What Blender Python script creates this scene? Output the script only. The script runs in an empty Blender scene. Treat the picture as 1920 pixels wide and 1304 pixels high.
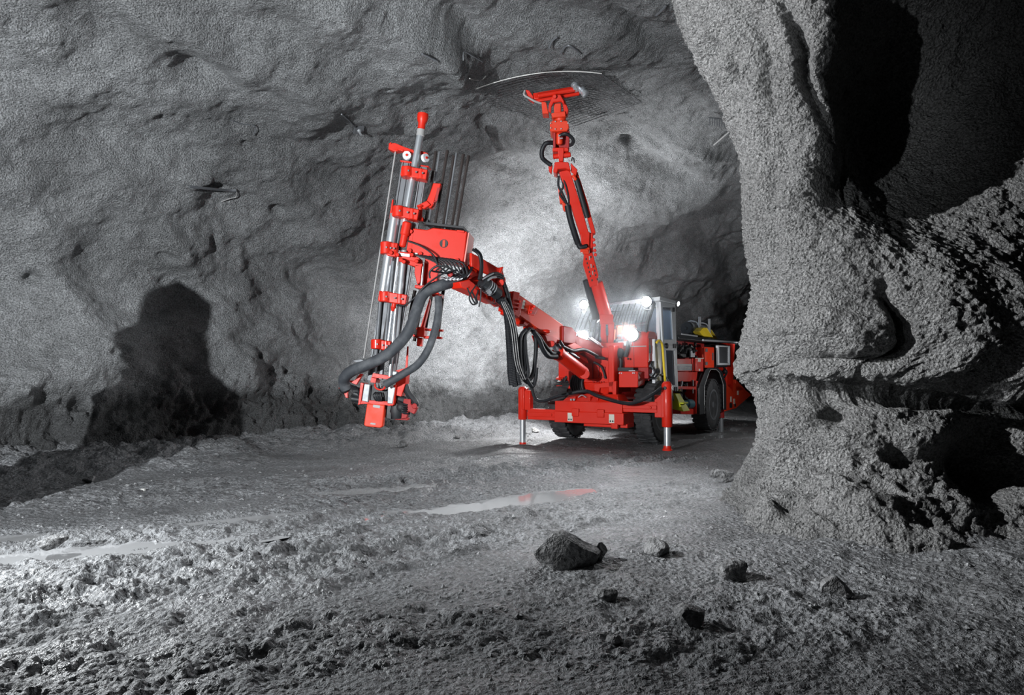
import bpy, bmesh, math, random
import numpy as np
from mathutils import Vector, Matrix

random.seed(7)
SC = bpy.context.scene
COL = SC.collection

# ------------------------------------------------------------------ camera
CAM_H = 1.3
FPX = 1280.0                      # focal length in pixels of a 1920 px wide frame (24 mm)
PITCH = math.atan(48.0 / FPX)
cam_data = bpy.data.cameras.new('camera')
cam_data.lens = 24.0
cam_data.sensor_width = 36.0
cam_data.clip_start = 0.05
cam_data.clip_end = 200
cam = bpy.data.objects.new('camera', cam_data)
cam.location = (0, 0, CAM_H)
cam.rotation_euler = (math.pi / 2 + PITCH, 0, 0)
COL.objects.link(cam)
SC.camera = cam

# ------------------------------------------------------------------ world and exposure
w = bpy.data.worlds.new('mine_dark')
SC.world = w
w.use_nodes = True
w.node_tree.nodes['Background'].inputs[0].default_value = (0.55, 0.62, 0.7, 1)
w.node_tree.nodes['Background'].inputs[1].default_value = 0.0
SC.view_settings.view_transform = 'Standard'
SC.view_settings.look = 'None'
SC.view_settings.gamma = 1.0
SC.view_settings.use_curve_mapping = False
SC.view_settings.exposure = 0.0
SC.cycles.max_bounces = 6
SC.cycles.diffuse_bounces = 3
SC.cycles.glossy_bounces = 3
SC.cycles.sample_clamp_indirect = 4.0


def spot(name, loc, target, power, angle=60, blend=0.4, radius=0.1, color=(1, 1, 1)):
    d = bpy.data.lights.new(name, 'SPOT')
    d.energy = power
    d.spot_size = math.radians(angle)
    d.spot_blend = blend
    d.shadow_soft_size = radius
    d.color = color
    o = bpy.data.objects.new(name, d)
    o.location = loc
    o.rotation_euler = (Vector(target) - Vector(loc)).to_track_quat('-Z', 'Y').to_euler()
    COL.objects.link(o)
    return o


def point(name, loc, power, radius=0.1, color=(1, 1, 1)):
    d = bpy.data.lights.new(name, 'POINT')
    d.energy = power
    d.shadow_soft_size = radius
    d.color = color
    o = bpy.data.objects.new(name, d)
    o.location = loc
    COL.objects.link(o)
    return o


# unseen lights, some added as fill, outside the frame or behind pillar and machine
ADDED_LIGHT_POS = (-5.5, -0.5, 2.2)
spot('added_wall_light', ADDED_LIGHT_POS, (-3.2, 11.8, 3.8), 7200, 95, 0.9, 0.06, (0.95, 0.98, 1.0))  # added light that throws the off-frame block's shadow on the wall
spot('flood_behind_pillar', (3.25, 8.6, 3.3), (-0.8, 7.6, 0.0), 1100, 100, 1.0, 0.15, (0.96, 0.98, 1.0))
spot('flood_pillar', (-5.6, 4.4, 4.3), (3.6, 6.4, 2.0), 5800, 60, 0.8, 0.05, (0.98, 0.99, 1.0))
spot('flood_machine', (-3.6, 1.8, 3.0), (0.0, 11.5, 3.0), 450, 42, 0.8, 0.35)
spot('fill_roof', (-3.6, 4.1, 1.7), (0.6, 9.0, 6.3), 1050, 74, 1.0, 0.06, (0.95, 0.98, 1.0))  # added fill grazing the roof
spot('flood_behind_machine', (0.75, 14.5, 2.3), (-0.9, 16.2, 2.4), 1700, 140, 1.0, 0.25, (0.98, 0.99, 1.0))
spot('fill_wall_beside_cab', (1.5, 15.7, 2.6), (1.0, 18.6, 3.2), 600, 120, 1.0, 0.25, (0.98, 0.99, 1.0))  # weak fill added for the dark wall beside the cab
spot('flood_roof_behind_machine', (1.3, 14.8, 2.2), (1.6, 15.5, 6.0), 1800, 110, 1.0, 0.25, (0.98, 0.99, 1.0))
spot('flood_far_drift', (6.2, 17.0, 1.6), (5.0, 18.5, 5.0), 260, 120, 0.8, 0.3, (0.95, 0.97, 1.0))
point('flood_floor', (5.6, 14.2, 1.5), 50, 0.08)
spot('flood_under_tail', (3.6, 17.6, 1.9), (4.5, 18.3, 0.0), 900, 110, 1.0, 0.15)
spot('fill_floor_behind_jacks', (1.25, 15.0, 2.0), (0.2, 14.2, 0.0), 1000, 130, 1.0, 0.1)  # added to brighten the floor behind the jacks
spot('fill_front_floor', (-5.4, 5.6, 2.3), (-0.3, 3.6, 0.0), 1800, 82, 1.0, 0.1, (0.95, 0.98, 1.0))  # fill added for the foreground floor


# ------------------------------------------------------------------ pixel helpers
def ray(px, py):
    cx, cy = (px - 960.0) / FPX, (652.0 - py) / FPX
    return Vector((cx, math.cos(PITCH) - cy * math.sin(PITCH), math.sin(PITCH) + cy * math.cos(PITCH)))


def PD(px, py, D):
    """Point of the place seen at a pixel, D metres into the drift."""
    r = ray(px, py)
    return Vector((0, 0, CAM_H)) + r * (D / r.y)


def PZ(px, py, z=0.0):
    r = ray(px, py)
    return Vector((0, 0, CAM_H)) + r * ((z - CAM_H) / r.z)


def project(P):
    """Nx3 array -> pixel x, y (for reading where a relief lies on the rock)."""
    x, y, z = P[..., 0], P[..., 1], P[..., 2] - CAM_H
    f = y * math.cos(PITCH) + z * math.sin(PITCH)
    u = -y * math.sin(PITCH) + z * math.cos(PITCH)
    f = np.where(f < 0.3, 0.3, f)
    return 960 + FPX * x / f, 652 - FPX * u / f


# ------------------------------------------------------------------ noise
def _hash(ix, iy, iz, seed):
    h = (ix.astype(np.int64) * 374761393 + iy.astype(np.int64) * 668265263 + iz.astype(np.int64) * 2147483647 + seed * 974634777) & 0xFFFFFFFF
    h = ((h ^ (h >> 13)) * 1274126177) & 0xFFFFFFFF
    return ((h ^ (h >> 16)) & 0xFFFFFF).astype(np.float32) / 8388607.5 - 1.0


def vnoise(P, seed=0):
    """value noise in -1..1 for an (..., 3) array"""
    F = np.floor(P)
    f = (P - F).astype(np.float32)
    i = F.astype(np.int64)
    u = f * f * f * (f * (f * 6 - 15) + 10)
    out = 0
    for dx in (0, 1):
        wx = u[..., 0] if dx else 1 - u[..., 0]
        for dy in (0, 1):
            wy = u[..., 1] if dy else 1 - u[..., 1]
            for dz in (0, 1):
                wz = u[..., 2] if dz else 1 - u[..., 2]
                out = out + wx * wy * wz * _hash(i[..., 0] + dx, i[..., 1] + dy, i[..., 2] + dz, seed)
    return out


def fbm(P, freq, octaves=4, gain=0.5, seed=0, ridged=False):
    out = np.zeros(P.shape[:-1], np.float32)
    a, tot = 1.0, 0.0
    for k in range(octaves):
        n = vnoise(P * freq + 17.3 * k, seed + k)
        if ridged:
            n = 1 - 2 * np.abs(n)
        out += a * n
        tot += a
        a *= gain
        freq *= 2.03
    return out / tot


def sstep(a, b, x):
    t = np.clip((x - a) / (b - a), 0, 1)
    return t * t * (3 - 2 * t)


def catmull(pts, t):
    """pts: list of (key, ...values); returns interpolated values at t (array)"""
    pts = np.array(pts, float)
    k = pts[:, 0]
    V = pts[:, 1:]
    n = len(k)
    m = np.zeros_like(V)
    for i in range(n):
        a, b = max(i - 1, 0), min(i + 1, n - 1)
        m[i] = (V[b] - V[a]) / (k[b] - k[a])
    t = np.clip(t, k[0], k[-1])
    j = np.clip(np.searchsorted(k, t, side='right') - 1, 0, n - 2)
    h = (k[j + 1] - k[j])
    s = (t - k[j]) / h
    s = s[..., None]
    h = h[..., None]
    return ((2 * s**3 - 3 * s**2 + 1) * V[j] + (s**3 - 2 * s**2 + s) * h * m[j]
            + (-2 * s**3 + 3 * s**2) * V[j + 1] + (s**3 - s**2) * h * m[j + 1])


# ------------------------------------------------------------------ materials
def new_mat(name):
    m = bpy.data.materials.new(name)
    m.use_nodes = True
    nt = m.node_tree
    b = nt.nodes['Principled BSDF']
    return m, nt, b


def N(nt, kind, **kw):
    n = nt.nodes.new(kind)
    for k, v in kw.items():
        if k in ('operation', 'blend_type', 'feature', 'distance', 'noise_dimensions', 'noise_type', 'data_type', 'clamp'):
            setattr(n, k, v)
        else:
            n.inputs[k].default_value = v
    return n


def ramp(nt, fac, stops):
    r = nt.nodes.new('ShaderNodeValToRGB')
    el = r.color_ramp.elements
    while len(el) < len(stops):
        el.new(0.5)
    for e, (p, c) in zip(el, stops):
        e.position = p
        e.color = (c, c, c, 1) if not hasattr(c, '__len__') else (*c, 1)
    nt.links.new(fac, r.inputs[0])
    return r.outputs[0]


def rock_material(name, base, rough_scale, bump_fine, grain=55.0, dark_below=None, spots=0.0, contrast=0.35, mud=False):
    m, nt, b = new_mat(name)
    L = nt.links
    geo = nt.nodes.new('ShaderNodeNewGeometry')
    pos = geo.outputs['Position']
    big = N(nt, 'ShaderNodeTexNoise', Scale=0.9, Detail=4.0)
    L.new(pos, big.inputs['Vector'])
    mid = N(nt, 'ShaderNodeTexNoise', Scale=7.0, Detail=6.0, Roughness=0.62)
    L.new(pos, mid.inputs['Vector'])
    fine = N(nt, 'ShaderNodeTexNoise', Scale=grain, Detail=3.0, Roughness=0.7)
    L.new(pos, fine.inputs['Vector'])
    c0 = ramp(nt, big.outputs[0], [(0.3, 1 - contrast), (0.7, 1 + contrast * 0.4)])
    c1 = ramp(nt, fine.outputs[0], [(0.36, 0.42), (0.64, 1.38)])
    c2 = ramp(nt, mid.outputs[0], [(0.3, 0.82), (0.7, 1.12)])
    def mul(a, bb):
        n = N(nt, 'ShaderNodeMix', data_type='RGBA', blend_type='MULTIPLY')
        n.inputs[0].default_value = 1
        L.new(a, n.inputs[6])
        if hasattr(bb, 'is_output'):
            L.new(bb, n.inputs[7])
        else:
            n.inputs[7].default_value = (*bb, 1)
        return n.outputs[2]
    col = mul(mul(mul(c0, c1), c2), base)
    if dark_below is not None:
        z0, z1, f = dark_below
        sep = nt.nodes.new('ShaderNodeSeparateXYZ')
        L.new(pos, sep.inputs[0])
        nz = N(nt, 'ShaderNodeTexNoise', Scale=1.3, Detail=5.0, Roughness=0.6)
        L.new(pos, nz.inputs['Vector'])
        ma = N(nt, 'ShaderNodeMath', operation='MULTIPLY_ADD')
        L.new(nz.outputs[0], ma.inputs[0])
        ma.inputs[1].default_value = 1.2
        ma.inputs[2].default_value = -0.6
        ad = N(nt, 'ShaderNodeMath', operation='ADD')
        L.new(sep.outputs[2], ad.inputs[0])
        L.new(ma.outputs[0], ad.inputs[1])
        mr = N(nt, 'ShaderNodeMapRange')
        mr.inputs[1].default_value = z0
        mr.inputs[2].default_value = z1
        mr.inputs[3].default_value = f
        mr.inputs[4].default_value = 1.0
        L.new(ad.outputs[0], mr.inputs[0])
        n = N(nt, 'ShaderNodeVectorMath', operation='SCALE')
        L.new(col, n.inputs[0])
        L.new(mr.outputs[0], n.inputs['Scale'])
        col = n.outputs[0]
    L.new(col, b.inputs['Base Color'])
    # relief
    vor = N(nt, 'ShaderNodeTexVoronoi', Scale=grain * 0.8)
    L.new(pos, vor.inputs['Vector'])
    add = N(nt, 'ShaderNodeMath', operation='MULTIPLY_ADD')
    L.new(vor.outputs['Distance'], add.inputs[0])
    add.inputs[1].default_value = -0.5
    L.new(fine.outputs[0], add.inputs[2])
    add2 = N(nt, 'ShaderNodeMath', operation='MULTIPLY_ADD')
    L.new(mid.outputs[0], add2.inputs[0])
    add2.inputs[1].default_value = 0.6 if mud else 1.2
    L.new(add.outputs[0], add2.inputs[2])
    bp = N(nt, 'ShaderNodeBump', Strength=1.0, Distance=bump_fine * 2.6)
    L.new(add2.outputs[0], bp.inputs['Height'])
    L.new(bp.outputs[0], b.inputs['Normal'])
    if mud:
        # wet and drier patches of the mud
        wet = N(nt, 'ShaderNodeTexNoise', Scale=1.6, Detail=6.0, Roughness=0.65)
        L.new(pos, wet.inputs['Vector'])
        r = ramp(nt, wet.outputs[0], [(0.42, 0.75), (0.62, 0.38)])
        L.new(r, b.inputs['Roughness'])
        b.inputs['Specular IOR Level'].default_value = 0.6
    else:
        b.inputs['Roughness'].default_value = rough_scale
        b.inputs['Specular IOR Level'].default_value = 0.3
    return m


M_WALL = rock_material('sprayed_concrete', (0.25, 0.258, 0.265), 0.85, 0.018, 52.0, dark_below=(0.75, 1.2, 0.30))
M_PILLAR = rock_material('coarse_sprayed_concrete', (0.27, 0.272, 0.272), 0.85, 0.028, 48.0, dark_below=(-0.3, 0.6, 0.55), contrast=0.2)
M_FLOOR = rock_material('mine_mud', (0.145, 0.15, 0.157), 0.6, 0.014, 34.0, contrast=0.35, mud=True)


def grid_object(name, P, mat, kind='structure', smooth=True, flip=False):
    nr, nc = P.shape[:2]
    me = bpy.data.meshes.new(name)
    idx = np.arange(nr * nc).reshape(nr, nc)
    a, b, c, d = idx[:-1, :-1], idx[:-1, 1:], idx[1:, 1:], idx[1:, :-1]
    q = np.stack([a, b, c, d] if not flip else [d, c, b, a], -1).reshape(-1, 4)
    me.vertices.add(nr * nc)
    me.vertices.foreach_set('co', P.reshape(-1).astype(np.float32))
    me.loops.add(q.size)
    me.loops.foreach_set('vertex_index', q.reshape(-1).astype(np.int32))
    me.polygons.add(len(q))
    me.polygons.foreach_set('loop_start', np.arange(0, q.size, 4, dtype=np.int32))
    me.polygons.foreach_set('loop_total', np.full(len(q), 4, np.int32))
    me.polygons.foreach_set('use_smooth', np.full(len(q), smooth, bool))
    me.update()
    me.validate()
    me.materials.append(mat)
    o = bpy.data.objects.new(name, me)
    if kind:
        o['kind'] = kind
    COL.objects.link(o)
    return o


def grid_normals(P):
    du = np.gradient(P, axis=0)
    dv = np.gradient(P, axis=1)
    n = np.cross(du, dv)
    n /= np.linalg.norm(n, axis=-1, keepdims=True) + 1e-9
    return n


# ------------------------------------------------------------------ far wall and roof of the drift (one sprayed shell)
WALL_LINE = [(0, -12.5, 2.5), (4, -9.6, 6.0), (8, -6.95, 9.3), (12, -4.55, 12.3), (16, -2.2, 15.4), (21, 1.4, 18.8),
             (27, 6.0, 23.0), (33, 10.5, 27.5), (40, 16, 32)]
SECTION = [(-0.6, 1.5, -0.35), (0, 0.75, 0.0), (0.7, 0.22, 0.55), (1.3, 0.0, 1.1), (2.2, -0.22, 2.0), (3.3, -0.05, 3.1), (4.4, 0.6, 4.05),
           (5.6, 1.55, 4.85), (7.2, 3.0, 5.65), (9.2, 4.9, 6.3), (12, 7.6, 6.5), (16, 11.6, 6.4), (19, 14.5, 6.2)]


def shell_nodes(s, t):
    c = catmull(WALL_LINE, s)
    c2 = catmull(WALL_LINE, s + 0.05)
    c1 = catmull(WALL_LINE, s - 0.05)
    d = c2 - c1
    d /= np.linalg.norm(d, axis=-1, keepdims=True) + 1e-9
    n = np.stack([d[..., 1], -d[..., 0]], -1)
    sec = catmull(SECTION, t)
    S, T = np.meshgrid(np.arange(len(s)), np.arange(len(t)), indexing='ij')
    P = np.zeros((len(s), len(t), 3))
    P[..., 0] = c[S, 0] + n[S, 0] * sec[T, 0]
    P[..., 1] = c[S, 1] + n[S, 1] * sec[T, 0]
    P[..., 2] = sec[T, 1]
    return P


def bumps(P, nrm, items, clipd=None):
    """reliefs of the rock: (px, py, rx, ry, angle deg, metres) read off the photograph"""
    X, Y = project(P)
    out = np.zeros(P.shape[:2])
    for (x, y, rx, ry, a, h) in items:
        c, s = math.cos(math.radians(a)), math.sin(math.radians(a))
        dx, dy = X - x, Y - y
        u, v = (dx * c + dy * s) / rx, (-dx * s + dy * c) / ry
        out += h * np.exp(-(u * u + v * v) * 1.2)
    return out


def dedupe_s(a, b, n, dens=None):
    return np.linspace(a, b, n)


s_ = np.concatenate([np.linspace(2.0, 4, 50)[:-1], np.linspace(4, 22, 860)[:-1], np.linspace(22, 39.5, 330)])
t_ = np.concatenate([np.linspace(-0.6, 12, 520)[:-1], np.linspace(12, 19, 150)])
P = shell_nodes(s_, t_)
nrm = grid_normals(P)
if nrm[400, 200] @ np.array([0.7, -0.7, 0]) < 0:
    nrm = -nrm
lowf = fbm(P * np.array([1, 1, 1.3]), 0.42, 3, 0.5, 3)
midf = fbm(P * np.array([1, 1, 1.2]), 1.25, 4, 0.5, 11)
finef = fbm(P, 6.5, 4, 0.6, 23)
H = 0.42 * lowf + 0.22 * midf + 0.022 * finef + 0.008 * fbm(P, 19.0, 2, 0.6, 29)
# dimples where spray missed
pock = np.clip(fbm(P, 2.1, 2, 0.5, 51) - 0.55, 0, 1)
H -= 0.5 * pock
H += bumps(P, nrm, [
    (150, 590, 120, 46, 40, 0.42), (100, 700, 190, 60, -25, 0.30), (60, 520, 18, 13, 0, -0.22), (640, 480, 130, 26, 58, 0.18),
    (700, 330, 120, 40, 20, -0.14), (420, 100, 170, 40, 15, 0.25), (480, 110, 90, 30, 30, -0.2), (230, 260, 200, 60, 10, -0.2),
    (390, 150, 60, 25, 20, -0.18), (560, 160, 230, 35, 22, 0.22), (780, 60, 260, 40, 20, 0.28), (880, 60, 90, 25, 40, -0.22),
    (850, 110, 60, 25, 70, 0.22), (1200, 60, 60, 20, 40, -0.2), (1060, 40, 120, 26, 0, -0.18), (1130, 90, 120, 30, 5, 0.2),
    (190, 450, 90, 60, 0, -0.16), (330, 470, 120, 30, 60, 0.15), (450, 700, 45, 70, 10, 0.3), (410, 620, 40, 120, 0, 0.14),
    (530, 640, 60, 30, 40, 0.2), (600, 560, 80, 40, 50, -0.1), (395, 355, 40, 8, 5, -0.14), (520, 395, 14, 12, 0, -0.14),
    (400, 455, 10, 18, 0, -0.12), (450, 490, 14, 24, 0, 0.1), (910, 575, 14, 20, 0, -0.2), (890, 625, 10, 9, 0, -0.15),
    (1195, 292, 26, 9, 5, -0.45), (1180, 265, 90, 16, 5, -0.22), (1320, 280, 90, 12, 12, 0.3), (1250, 320, 110, 16, 14, -0.25),
    (1250, 380, 120, 22, -20, 0.35), (1310, 420, 100, 22, -22, -0.3), (1180, 500, 30, 60, 30, 0.2), (1290, 500, 110, 30, -15, 0.2),
    (1350, 470, 60, 18, 15, -0.2), (1120, 340, 60, 18, 10, 0.15), (1010, 290, 120, 24, 10, 0.2), (860, 760, 80, 40, 0, 0.15)])
low = 1 - sstep(0.9, 1.5, P[..., 2] + 0.35 * midf)
rub = -fbm(P, 1.9, 5, 0.55, 77, ridged=True) + 0.5 * fbm(P, 1.0, 2, 0.5, 79)
H += low * (0.22 * rub + 0.06 * fbm(P, 9, 3, 0.6, 78))
P = P + nrm * H[..., None]
NS = len(s_)
tz = int(np.searchsorted(t_, 6.2))
flipw = False
wall_P = P[:, :tz + 1]
ceil_P = P[:, tz:]
WALL = grid_object('wall_left', wall_P, M_WALL)
CEIL = grid_object('ceiling', ceil_P, M_WALL)
SHELL_XYZ, SHELL_N = P, nrm


def roof_z(x, y, r=0.12):
    """lowest roof point near a place"""
    m = (np.abs(SHELL_XYZ[..., 0] - x) < r) & (np.abs(SHELL_XYZ[..., 1] - y) < r) & (SHELL_XYZ[..., 2] > 3)
    return float(SHELL_XYZ[..., 2][m].min()) if m.any() else 6.3


def shell_hit(px, py, off=0.0):
    """point of the sprayed shell nearest to a pixel of the view, and its normal"""
    X, Y = project(SHELL_XYZ[::2, ::2])
    good = SHELL_XYZ[::2, ::2, 1] > 2
    d = (X - px) ** 2 + (Y - py) ** 2 + np.where(good, 0, 1e9)
    i, j = np.unravel_index(np.argmin(d), d.shape)
    i, j = i * 2, j * 2
    n = Vector(SHELL_N[i, j])
    return Vector(SHELL_XYZ[i, j]) + n * off, n


# ------------------------------------------------------------------ rock pillar at the corner of the side drift
# plan curve, front corner = where the pillar cuts the view of the drift
PLAN = [(0, 7.0, 13.5), (2.5, 4.6, 10.2), (4.2, 3.1, 8.0), (5.2, 2.42, 6.95), (5.9, 2.45, 6.25), (6.7, 3.05, 5.85), (8.0, 4.2, 5.9),
        (9.4, 5.5, 6.1), (11.0, 6.9, 6.3), (12.2, 7.9, 6.6), (14.0, 9.2, 4.8), (16, 10.2, 2.5)]
EDGE = [(-0.3, -0.55), (0.0, -0.52), (0.1, -0.36), (0.27, -0.16), (0.63, 0.04), (1.0, 0.12), (1.12, 0.10), (1.35, -0.13), (1.6, -0.10), (1.82, -0.03),
        (2.23, 0.08), (2.6, 0.02), (3.36, -0.05), (3.88, -0.24), (4.4, -0.52), (4.9, -0.72), (5.6, -1.1), (6.6, -1.9)]
TOWARD = [(-0.3, 1.25), (0.0, 1.0), (0.2, 0.7), (0.45, 0.42), (0.8, 0.2), (1.05, 0.03), (1.15, 0.02), (1.3, 0.26), (1.6, 0.34), (2.2, 0.32), (3.0, 0.2),
          (4.0, 0.15), (5.0, 0.3), (6.6, 1.0)]
v_ = np.concatenate([np.linspace(0, 4.2, 70)[:-1], np.linspace(4.2, 11.6, 720)[:-1], np.linspace(11.6, 16, 60)])
z_ = np.linspace(-0.3, 6.6, 660)
c = catmull(PLAN, v_)
d = catmull(PLAN, v_ + 0.05) - catmull(PLAN, v_ - 0.05)
d /= np.linalg.norm(d, axis=-1, keepdims=True) + 1e-9
nn = np.stack([-d[:, 1], d[:, 0]], -1)
if nn[len(v_) // 2] @ np.array([0, -1]) < 0:
    nn = -nn
e = catmull(EDGE, z_)[:, 0]
tw = catmull(TOWARD, z_)[:, 0]
V, Z = np.meshgrid(np.arange(len(v_)), np.arange(len(z_)), indexing='ij')
PP = np.zeros((len(v_), len(z_), 3))
facing = sstep(5.3, 6.6, v_)                      # 0 on the hidden flank, 1 on the face turned to the side drift
PP[..., 0] = c[V, 0] + e[Z] * (1 - 0.75 * sstep(6.5, 9.5, v_)[V])
PP[..., 1] = c[V, 1] - tw[Z] * facing[V]
PP[..., 2] = z_[Z]
pn = grid_normals(PP)
if pn[500, 300, 1] > 0:
    pn = -pn
Hp = 0.16 * fbm(PP * np.array([1, 1, 0.7]), 0.9, 3, 0.5, 101) + 0.10 * fbm(PP * np.array([1, 1, 0.6]), 2.6, 3, 0.5, 111)
grain = fbm(PP, 15.0, 3, 0.62, 131)
Hp += 0.034 * grain + 0.014 * fbm(PP, 34.0, 2, 0.6, 141) + 0.022 * np.abs(fbm(PP, 9.0, 2, 0.5, 151))
Hp += bumps(PP, pn, [
    (1480, 100, 60, 260, -14, 0.10), (1428, 170, 15, 120, -24, -0.22), (1490, 110, 13, 120, -30, -0.30), (1305, 90, 12, 26, 0, -0.16), (1350, 150, 10, 30, -10, -0.14), (1452, 330, 12, 70, -8, -0.14), (1530, 90, 50, 160, -12, 0.28), (1590, 330, 50, 90, 20, -0.25),
    (1426, 262, 14, 34, 0, -0.22), (1462, 450, 12, 60, -10, -0.10), (1500, 520, 110, 200, 0, 0.18), (1632, 620, 16, 90, 0, -0.25), (1815, 150, 245, 300, 0, -1.2),
    (1760, 590, 110, 170, 10, 0.35), (1880, 620, 50, 120, 0, 0.35),  (1480, 630, 120, 40, -8, 0.22),
    (1480, 700, 140, 26, -8, -0.30), (1560, 740, 260, 16, 2, -0.16), (1800, 750, 170, 16, 3, -0.2), (1560, 770, 30, 26, 60, -0.2),
    (1430, 800, 60, 26, -60, -0.1), (1490, 830, 80, 26, -55, 0.12), (1690, 860, 40, 24, 20, -0.2), (1600, 830, 70, 30, 0, 0.12),
    (1740, 830, 80, 30, -10, 0.18), (1850, 860, 60, 80, 0, -0.45), (1420, 950, 40, 50, 0, 0.08), (1600, 960, 110, 40, 25, 0.15)])
lowp = 1 - sstep(0.3, 1.0, PP[..., 2])
Hp += lowp * (0.16 * fbm(PP, 2.6, 5, 0.6, 171) + 0.03 * fbm(PP, 9, 3, 0.6, 172))
PP = PP + pn * Hp[..., None]
# set the standing outline of the pillar
SIL = [(-400, 1150), (0, 1270), (50, 1283), (100, 1300), (150, 1325), (200, 1350), (240, 1368), (300, 1385), (350, 1389), (450, 1392), (500, 1400), (540, 1408), (580, 1401),
       (620, 1391), (660, 1382), (690, 1374), (706, 1377), (725, 1397), (742, 1412), (780, 1420), (830, 1414), (860, 1400), (900, 1375), (930, 1352), (960, 1335), (1010, 1312), (1400, 1250)]
for _ in range(2):
    sx, sy = project(PP[:400])
    kk = np.argmin(np.where(PP[:400, :, 1] > 4, sx, 1e9), axis=0)
    cols = np.arange(PP.shape[1])
    sil_x, sil_y, sil_d = sx[kk, cols], sy[kk, cols], PP[kk, cols, 1]
    want = np.interp(sil_y, [q[0] for q in SIL], [q[1] for q in SIL])
    dxs = (want - sil_x) * sil_d / FPX
    ker = np.ones(9) / 9
    dxs = np.convolve(np.pad(dxs, 4, mode='edge'), ker, mode='valid')
    PP[..., 0] += dxs[None, :] * (1 - 0.8 * sstep(6.5, 9.5, v_))[:, None]
PILLAR = grid_object('wall_right', PP, M_PILLAR)

# ------------------------------------------------------------------ muddy floor
yy = np.concatenate([np.geomspace(0.9, 2.3, 40)[:-1], np.geomspace(2.3, 20, 900)[:-1], np.geomspace(20, 45, 90)])
uu = np.linspace(-1.15, 1.15, 980)
YY, UU = np.meshgrid(yy, uu, indexing='ij')
FP = np.stack([YY * UU, YY, np.zeros_like(YY)], -1)
FP[..., 0] += 0.0
# distance to the far wall line
wl = catmull(WALL_LINE, np.linspace(0, 40, 240))
dist = np.full(YY.shape, 1e9)
for i in range(0, 239):
    a, b = wl[i], wl[i + 1]
    ab = b - a
    t = np.clip(((FP[..., 0] - a[0]) * ab[0] + (FP[..., 1] - a[1]) * ab[1]) / (ab @ ab), 0, 1)
    dd = np.hypot(FP[..., 0] - a[0] - t * ab[0], FP[..., 1] - a[1] - t * ab[1])
    dist = np.minimum(dist, dd)
Q = FP.copy()
# along-drift stretched coordinates: the traffic runs from lower left to upper right
ang = math.radians(24)
ca, sa = math.cos(ang), math.sin(ang)
A = FP[..., 0] * ca + FP[..., 1] * sa
B = -FP[..., 0] * sa + FP[..., 1] * ca
Q2 = np.stack([A * 0.45, B * 1.5, np.zeros_like(A)], -1)
clod_mask = sstep(-0.05, 0.35, fbm(Q2, 0.75, 3, 0.5, 205))
fz = 0.035 * fbm(Q2, 0.9, 3, 0.5, 201) + 0.010 * fbm(Q, 4.5, 3, 0.6, 202)
cl = fbm(Q, 7.0, 5, 0.6, 203)
fz += (0.012 + 0.045 * clod_mask) * np.clip(cl + 0.05, -0.3, 1) + 0.006 * fbm(Q, 24, 3, 0.6, 204)


def rut(px0, py0, px1, py1, wide, depth, side=0.05):
    """wheel rut between two places on the floor"""
    global fz
    a, b = PZ(px0, py0), PZ(px1, py1)
    ab = np.array([b.x - a.x, b.y - a.y])
    Lr = np.linalg.norm(ab)
    ab /= Lr
    rx, ry = FP[..., 0] - a.x, FP[..., 1] - a.y
    al = rx * ab[0] + ry * ab[1]
    pe = -rx * ab[1] + ry * ab[0] + 0.12 * np.sin(al * 0.55)
    m = sstep(-1.0, 0.4, al) * (1 - sstep(Lr - 0.8, Lr + 0.6, al))
    q = pe / wide
    lugs = 0.5 + 0.5 * np.sin((al + 0.35 * np.abs(pe)) * 2 * math.pi / 0.17)
    fz += m * (-depth * np.exp(-q**4) + side * np.exp(-((np.abs(q) - 1.45) / 0.35) ** 2) * (0.6 + 0.8 * cl)
               + 0.036 * np.exp(-(q / 0.9)**6) * lugs * (0.7 + cl))


rut(-150, 1190, 760, 935, 0.22, 0.05, 0.045)
rut(-100, 1060, 800, 905, 0.24, 0.035, 0.03)
rut(560, 1080, 1130, 950, 0.2, 0.03, 0.05)
rut(620, 915, 1250, 850, 0.25, 0.05, 0.05)
rut(840, 895, 1350, 850, 0.22, 0.04, 0.06)

PUDDLES = [  # name, centre px, py, half length, half width (m), angle, depth
    ('big', 935, 938, 1.15, 0.33, 31, 0.075), ('big_tail', 1045, 917, 0.8, 0.25, 31, 0.07),
    ('left', 100, 1032, 1.5, 0.26, 24, 0.05), ('left_up', 20, 1000, 0.6, 0.16, 20, 0.05), ('mid', 700, 915, 1.1, 0.22, 27, 0.05),
    ('mid2', 480, 962, 0.9, 0.13, 25, 0.045),
    ('far_right', 1345, 812, 1.5, 0.8, 25, 0.09), ('far_left', 915, 822, 1.1, 0.35, 25, 0.06), ('front', 640, 1030, 0.16, 0.1, 10, 0.04)]
PUD_MASK = np.zeros_like(fz)
for (nm, px, py, ra, rb, an, dp) in PUDDLES:
    o = PZ(px, py)
    cc, ss = math.cos(math.radians(an)), math.sin(math.radians(an))
    rx, ry = FP[..., 0] - o.x, FP[..., 1] - o.y
    u, v = (rx * cc + ry * ss) / ra, (-rx * ss + ry * cc) / rb
    m = np.exp(-(u**2 + v**2) ** 1.5)
    PUD_MASK = np.maximum(PUD_MASK, m)
    fz -= dp * m
fz = fz * (1 - 0.8 * np.clip(PUD_MASK * 1.3, 0, 1)) - 0.045 * np.clip(PUD_MASK * 1.2, 0, 1)
# keep the ground where the machine and its jacks stand
def flatten(x, y, r, z):
    global fz
    m = np.exp(-(((FP[..., 0] - x) ** 2 + (FP[..., 1] - y) ** 2) / r**2) ** 2)
    fz = fz * (1 - m) + z * m


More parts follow.
